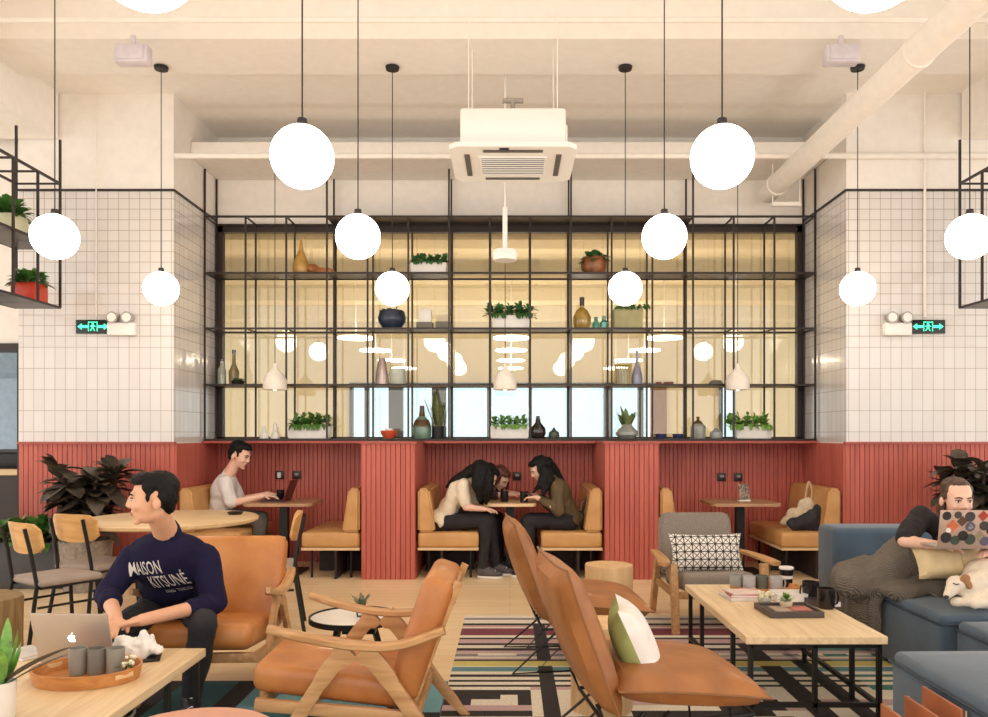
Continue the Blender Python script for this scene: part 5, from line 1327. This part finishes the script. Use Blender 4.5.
print_on(sw, [('MAISON', .098, (.0, .0), .42), ('KITSUNÉ', .098, (.066, -.080), .42), ('PARIS  TOKYO', .026, (.10, -.118), .60)], sw, PRN, M_)
# ---- man in pale shirt
PALE = plain('pale grey shirt', (226, 220, 218), .8, nz=.05); KH = plain('grey trousers', (96, 90, 86), .8)
O = (-2.86, 8.05, .447)
J = dict(head=P(240, 455, 8.02), neck=P(228, 475, 8.05), chest=P(224, 490, 8.05), pelvis=P(219, 517, 8.05), shR=P(225, 482, 7.87), shL=P(230, 481, 8.22),
         elR=P(232, 503, 7.82), elL=P(240, 500, 8.25), wrR=P(264, 496, 7.88), wrL=P(268, 495, 8.1), knR=P(261, 518, 7.92), knL=P(262, 517, 8.18), anR=P(256, 568, 7.92), anL=P(259, 566, 8.15), toeR=P(270, 570, 7.92), toeL=P(273, 568, 8.15))
for k_ in ('anR', 'anL'): J[k_].z = .10
for k_ in ('toeR', 'toeL'): J[k_].z = .047
for k_ in ('wrR', 'wrL'): J[k_].z = .775
t, j, H, _ = person('person in pale grey shirt typing at a laptop in the left booth', O, J, (.88, -.25, -.36),
    dict(hs=1.12, w=1.1, skin=SKIN2, top=PALE, legs=KH, shoe=SNK, sleeve=.95, vox=.008, fold=.014, handR=((1, 0, -.05), (0, 0, -1), .4, -1), handL=((1, 0, -.05), (0, 0, -1), .4, 1)))
short_hair(t, H, HAIRB, .007)
# ---- woman in cream blouse
BL = plain('cream blouse', (232, 216, 192), .8, nz=.04)
O = (-.72, 7.75, .447)
J = dict(head=P(487, 476, 7.72), neck=P(467, 479, 7.76), chest=P(458, 493, 7.77), pelvis=P(442, 521, 7.8), shR=P(463, 486, 7.60), shL=P(467, 484, 7.94), elR=P(466, 507, 7.58), elL=P(475, 506, 7.95), wrR=P(484, 509, 7.60), wrL=P(483, 508, 7.78),
         knR=P(486, 520, 7.66), knL=P(489, 518, 7.86), anR=P(483, 574, 7.62), anL=P(495, 569, 7.80), toeR=P(497, 578, 7.60), toeL=P(508, 574, 7.76))
for k_ in ('anR', 'anL'): J[k_].z = .10
for k_ in ('toeR', 'toeL'): J[k_].z = .047
J['hipR'] = J['pelvis']+Vector((0, -.09, 0)); J['hipL'] = J['pelvis']+Vector((0, .09, 0))
for k_ in ('hipR', 'hipL'): J[k_] = J[k_]
SNW = plain('grey sneaker', (80, 72, 74), .5)
t, j, H, _ = person('person in cream blouse with long black hair bowed over the middle booth table', O, J, (.72, -.05, -.66),
    dict(skin=SKIN2, top=BL, topname='blouse', legs=BLKP, shoe=SNW, sleeve=.75, vox=.008, fold=.02, handR=((.9, .1, -.1), (0, 0, -1), .5, -1), handL=((.8, -.4, -.1), (0, 0, -1), .5, 1)))
hc = H[0]; Wv = lambda px, py, D: P(px, py, D)-Vector(O)
long_hair(t, H, HAIRB, [([Wv(481, 470, 7.60), Wv(479, 484, 7.56), Wv(480, 499, 7.56)], [.085, .075, .03]), ([Wv(487, 474, 7.62), Wv(487, 489, 7.6), Wv(486, 503, 7.62)], [.075, .065, .02]), ([Wv(480, 467, 7.7), Wv(468, 473, 7.72), Wv(455, 481, 7.72), Wv(447, 487, 7.72)], [.075, .06, .045, .02]), ([Wv(487, 474, 7.8), Wv(488, 488, 7.82), Wv(487, 500, 7.82)], [.07, .06, .03])])
# ---- woman behind, red brown hair
DT = plain('dark plum top', (62, 40, 44), .8)
O = (-.56, 8.2, .447)
J = dict(head=P(500, 478, 8.12), neck=P(488, 491, 8.2), chest=P(478, 500, 8.24), pelvis=P(464, 518, 8.28), shR=P(485, 493, 8.05), shL=P(487, 492, 8.38), elR=P(497, 503, 8.0), elL=P(503, 502, 8.35), wrR=P(511, 499, 8.02), wrL=P(515, 499, 8.2), knR=P(497, 520, 8.15), knL=P(497, 518, 8.36), anR=P(497, 562, 8.15), anL=P(499, 560, 8.36), toeR=P(511, 565, 8.12), toeL=P(513, 563, 8.34))
for k_ in ('anR', 'anL'): J[k_].z = .10
for k_ in ('toeR', 'toeL'): J[k_].z = .047
for k_ in ('wrR', 'wrL'): J[k_].z = .775
for k_ in ('elR', 'elL'): J[k_].z = .77
t, j, H, _ = person('person with red brown hair leaning in behind the one in the cream blouse', O, J, (.62, -.45, -.60),
    dict(skin=SKIN2, top=DT, legs=BLKP, shoe=SNK, sleeve=.8, vox=.009, w=.92, handR=((.8, .3, -.05), (0, 0, -1), .7, -1), handL=((.6, -.6, .0), (0, 0, -1), .7, 1)))
long_hair(t, H, HAIRR, [([P(492, 478, 8.2)-Vector(O), P(489, 492, 8.22)-Vector(O), P(487, 503, 8.2)-Vector(O)], [.06, .055, .03]), ([P(506, 478, 8.24)-Vector(O), P(507, 488, 8.28)-Vector(O)], [.04, .02])])
# ---- woman in olive jacket
OLV = plain('olive jacket', (92, 74, 46), .75, nz=.12)
O = (.58, 7.8, .447)
J = dict(head=P(540, 469, 7.80), neck=P(552, 477, 7.84), chest=P(560, 493, 7.85), pelvis=P(571, 521, 7.85), shR=P(560, 485, 8.02), shL=P(558, 486, 7.66), elR=P(553, 508, 8.05), elL=P(558, 510, 7.62), wrR=P(535, 500, 7.95), wrL=P(537, 501, 7.68),
         knR=P(531, 520, 7.95), knL=P(528, 521, 7.74), anR=P(532, 566, 7.95), anL=P(530, 572, 7.72), toeR=P(519, 568, 7.93), toeL=P(518, 575, 7.68))
for k_ in ('anR', 'anL'): J[k_].z = .10
for k_ in ('toeR', 'toeL'): J[k_].z = .047
for k_ in ('wrR', 'wrL'): J[k_].z = .775
t, j, H, _ = person('person in olive jacket with long black hair reading at the middle booth table', O, J, (-.80, -.28, -.52),
    dict(skin=SKIN2, top=OLV, topname='jacket', legs=BLKP, shoe=SNK, sleeve=1.75, vox=.008, fold=.02, seed=5, handR=((-.9, -.3, .05), (0, 0, -1), .6, 1), handL=((-.9, .1, .0), (0, 0, -1), .6, -1)))
Wv = lambda px, py, D: P(px, py, D)-Vector(O)
long_hair(t, H, HAIRB, [([Wv(545, 466, 7.8), Wv(549, 480, 7.68), Wv(543, 494, 7.64)], [.075, .055, .025]), ([Wv(545, 470, 7.72), Wv(541, 484, 7.66), Wv(533, 493, 7.66)], [.05, .035, .012]), ([Wv(547, 464, 7.84), Wv(555, 472, 7.84), Wv(563, 481, 7.84)], [.075, .05, .02]), ([Wv(547, 470, 7.9), Wv(548, 488, 7.95)], [.06, .03])])
o = MB().box((0, 0, 0), (.07, .14, .008), rotm(0, 18), .003).build('phone', plain('dark phone', (52, 40, 44), .3), loc=(P(529, 495, 7.72).x, 7.74, .80)); tag(o, 'dark phone held in the hands of the person in the olive jacket', 'phone')

# ---- woman on the sofa
BLKT = plain('black t-shirt', (36, 31, 33), .85, nz=.1)
O = (2.62, 4.72, .43)
J = dict(head=P(957, 499, 4.40), neck=P(957, 533, 4.62), chest=P(962, 548, 4.70), pelvis=P(975, 580, 4.80), shR=P(921, 517, 4.66), shL=P(997, 533, 4.72), elR=P(904, 541, 4.52), elL=P(1010, 556, 4.55), wrR=P(936, 545, 4.42), wrL=P(992, 548, 4.36),
         knR=P(912, 558, 4.75), knL=P(907, 551, 4.98), anR=P(872, 580, 4.85), anL=P(868, 578, 5.10), toeR=P(855, 578, 4.85), toeL=P(850, 576, 5.12))
J['hipR'] = J['pelvis']+Vector((-.06, -.07, 0)); J['hipL'] = J['pelvis']+Vector((-.04, .10, 0))
t, j, H, _ = person('person in black t-shirt reclining on the blue sofa behind a stickered laptop', O, J, (-.10, -.96, -.16),
    dict(skin=SKIN2, top=BLKT, topname='t_shirt', legs=BLKP, shoe=plain('grey sock', (120, 112, 106), .9), sole=plain('grey sock', 0), laces=False, sleeve=.85, hs=.97, vox=.006, brows=HAIRN, fold=.014, handR=((.85, -.3, -.1), (0, -.2, -1), .4, -1), handL=((-.7, -.5, -.1), (0, -.2, -1), .4, 1)))
c, f, r, u, s = H; M = Matrix((r, f, u)).transposed(); m = MB()
def e(x, y, z, a, b, d): m.ell(c+M@(Vector((x, y, z))*s), (a*s, b*s, d*s), M, 24, 16)
e(0, -.034, .050, .078, .088, .074); e(0, .006, .092, .056, .050, .026); e(0, -.055, .0, .066, .05, .06)
for k_ in (-1, 1): e(k_*.064, -.015, .048, .016, .045, .045); e(k_*.066, -.035, -.05, .020, .034, .075); e(k_*.072, .0, .02, .010, .03, .03)
e(0, -.085, .06, .045, .045, .05)
blob(m, 'hair', HAIRN, t, .006, 3, .006, 50)
# stickered laptop
b = P(968, 543, 4.22)
t = thing('laptop', 'laptop covered in round dark and coloured stickers on the beige pillow', 'laptop', (b.x+.03, 4.27, b.z-.035), R(0))
MB().b2(-.17, .17, 0, .23, -.004, .012, .004).build('keyboard_base', ALU, t)
lid = MB().box((0, -.02, .105), (.34, .008, .21), rotm(9), .003).build('screen_lid', plain('pinkish aluminium', (190, 160, 142), .4, .3), t)
rnd = random.Random(2)
STK = [(34, 30, 34), (60, 56, 60), (92, 60, 48), (210, 110, 70), (236, 230, 224), (96, 88, 108), (170, 60, 50), (150, 136, 110), (60, 70, 60)]
def stk(x, z, r, ci, sq=False):
    mt = plain('sticker %d' % ci, STK[ci], .4); m = MB()
    q = Vector((x, -.0246+ (z-.0)*-.0, 0))
    n_ = 4 if sq else 20; m.lathe([(0, 0), (r, 0), (r, .0012), (0, .0012)], seg=n_)
    o = m.build('sticker', mt, lid, ang=30); th = R(9)
    o.rotation_euler = (R(90)+th, 0, 0); zz = z-.105; o.location = (x, -.02-zz*math.sin(th)-.0042, .105+zz*math.cos(th)-.0006)
for x, z, r, ci, sq in ((-.135, .18, .024, 0, 0), (-.075, .185, .020, 1, 0), (-.10, .125, .036, 3, 1), (-.05, .15, .03, 2, 1), (-.01, .175, .028, 1, 0), (-.005, .12, .027, 5, 0), (-.002, .12, .014, 4, 0), (-.13, .06, .030, 0, 0), (-.08, .045, .026, 8, 0), (-.04, .07, .028, 0, 0), (.0, .05, .03, 8, 0), (.05, .07, .03, 7, 1), (.08, .04, .026, 5, 0), (.06, .18, .03, 6, 1), (.07, .125, .026, 1, 0), (.11, .10, .026, 0, 0), (.13, .18, .02, 3, 0), (.14, .05, .024, 2, 0), (-.12, .10, .014, 4, 0)): stk(x, z, r, ci, sq)
# knitted blanket over the legs and the sofa edge
def knit():
    m, nt, b_ = newmat('grey brown knit'); L = nt.links.new; tc = N(nt, 'ShaderNodeTexCoord')
    w_ = N(nt, 'ShaderNodeTexWave', wave_type='BANDS', bands_direction='DIAGONAL'); w_.inputs['Scale'].default_value = 48; w_.inputs['Distortion'].default_value = 2.5
    L(tc.outputs['Object'], w_.inputs['Vector']); r_ = N(nt, 'ShaderNodeValToRGB'); r_.color_ramp.elements[0].color = lin((88, 80, 72)); r_.color_ramp.elements[1].color = lin((140, 128, 114))
    L(w_.outputs['Fac'], r_.inputs[0]); L(r_.outputs[0], b_.inputs['Base Color']); b_.inputs['Roughness'].default_value = .95
    bp = N(nt, 'ShaderNodeBump'); bp.inputs['Strength'].default_value = .5; bp.inputs['Distance'].default_value = .01; L(w_.outputs['Fac'], bp.inputs['Height']); L(bp.outputs[0], b_.inputs['Normal']); return m
m = MB(); O = Vector((2.3, 4.9, .43)); q = lambda px, py, D: P(px, py, D)-O
chain(m, [q(938, 566, 4.70), q(908, 556, 4.78), q(872, 584, 4.82), q(850, 582, 4.84)], [.10, .12, .11, .10])
chain(m, [q(930, 560, 4.95), q(905, 550, 5.0), q(870, 578, 5.1), q(848, 578, 5.13)], [.10, .115, .11, .10])
for i in range(13):
    yy_ = 4.60+i*.078; x1 = (2.24 if yy_ < 5.03 else 2.32); lo = .20+.05*math.sin(i*1.9)-.06*(i > 5); k_ = .012*math.sin(i*2.4)
    pts = [(x1+.42, yy_, .47), (x1+.16, yy_, .475), (x1+.0, yy_+.01, .455), (x1-.045-k_, yy_+.015, .36), (x1-.055-k_*2, yy_+.02, lo)]
    if i < 2: pts = pts[:3]
    chain(m, [Vector(p_)-O for p_ in pts], [.05, .05, .046, .045, .042][:len(pts)])
o = blob(m, 'knitted_blanket', knit(), None, .010, 4, .026, 9, 4, loc=O); tag(o, 'grey brown knitted blanket over the sitter\'s legs, spilling down the sofa edge', 'blanket')
# sleeping dog
DOGF = plain('cream fur', (236, 220, 198), .85, nz=.05, nscale=30, bump=.4, bscale=150); BRF = plain('brown fur', (176, 124, 84), .85, nz=.1, bump=.4, bscale=150)
O = Vector((2.62, 4.32, .45)); t = thing('dog', 'sleeping cream dog with brown ear curled on the sofa at the right edge', 'dog', O)
q = lambda px, py, D: P(px, py, D)-O
m = MB(); m.ell(q(993, 582, 4.42), (.15, .22, .125)).ell(q(985, 580, 4.32), (.11, .12, .12)); m.cap(q(978, 583, 4.28), .075, q(962, 586, 4.24), .055)
m.ell(q(957, 584, 4.22), (.052, .05, .046)); m.cap(q(953, 588, 4.2), .034, q(948, 595, 4.18), .022)
m.cap(q(990, 594, 4.24), .045, q(965, 602, 4.19), .026); m.cap(q(965, 602, 4.19), .026, q(955, 602, 4.2), .024); m.cap(q(1000, 600, 4.22), .045, q(975, 604, 4.17), .025)
body = blob(m, 'body', DOGF, t, .007, 3, .006, 20)
m = MB(); m.ell(q(965, 580, 4.185), (.028, .012, .034), rotm(0, 30)).ell(q(969, 585, 4.18), (.018, .01, .026), rotm(0, -20)); blob(m, 'ear', BRF, t, .005, 2)
m = MB().ell(q(946.5, 597, 4.165), (.013, .012, .010)).build('nose', plain('dog nose', (52, 42, 40), .4), t)
m = MB().tube([q(953, 583, 4.171), q(956, 584.5, 4.167), q(959, 584, 4.169)], .003).build('closed_eye', plain('dog nose', 0), t)
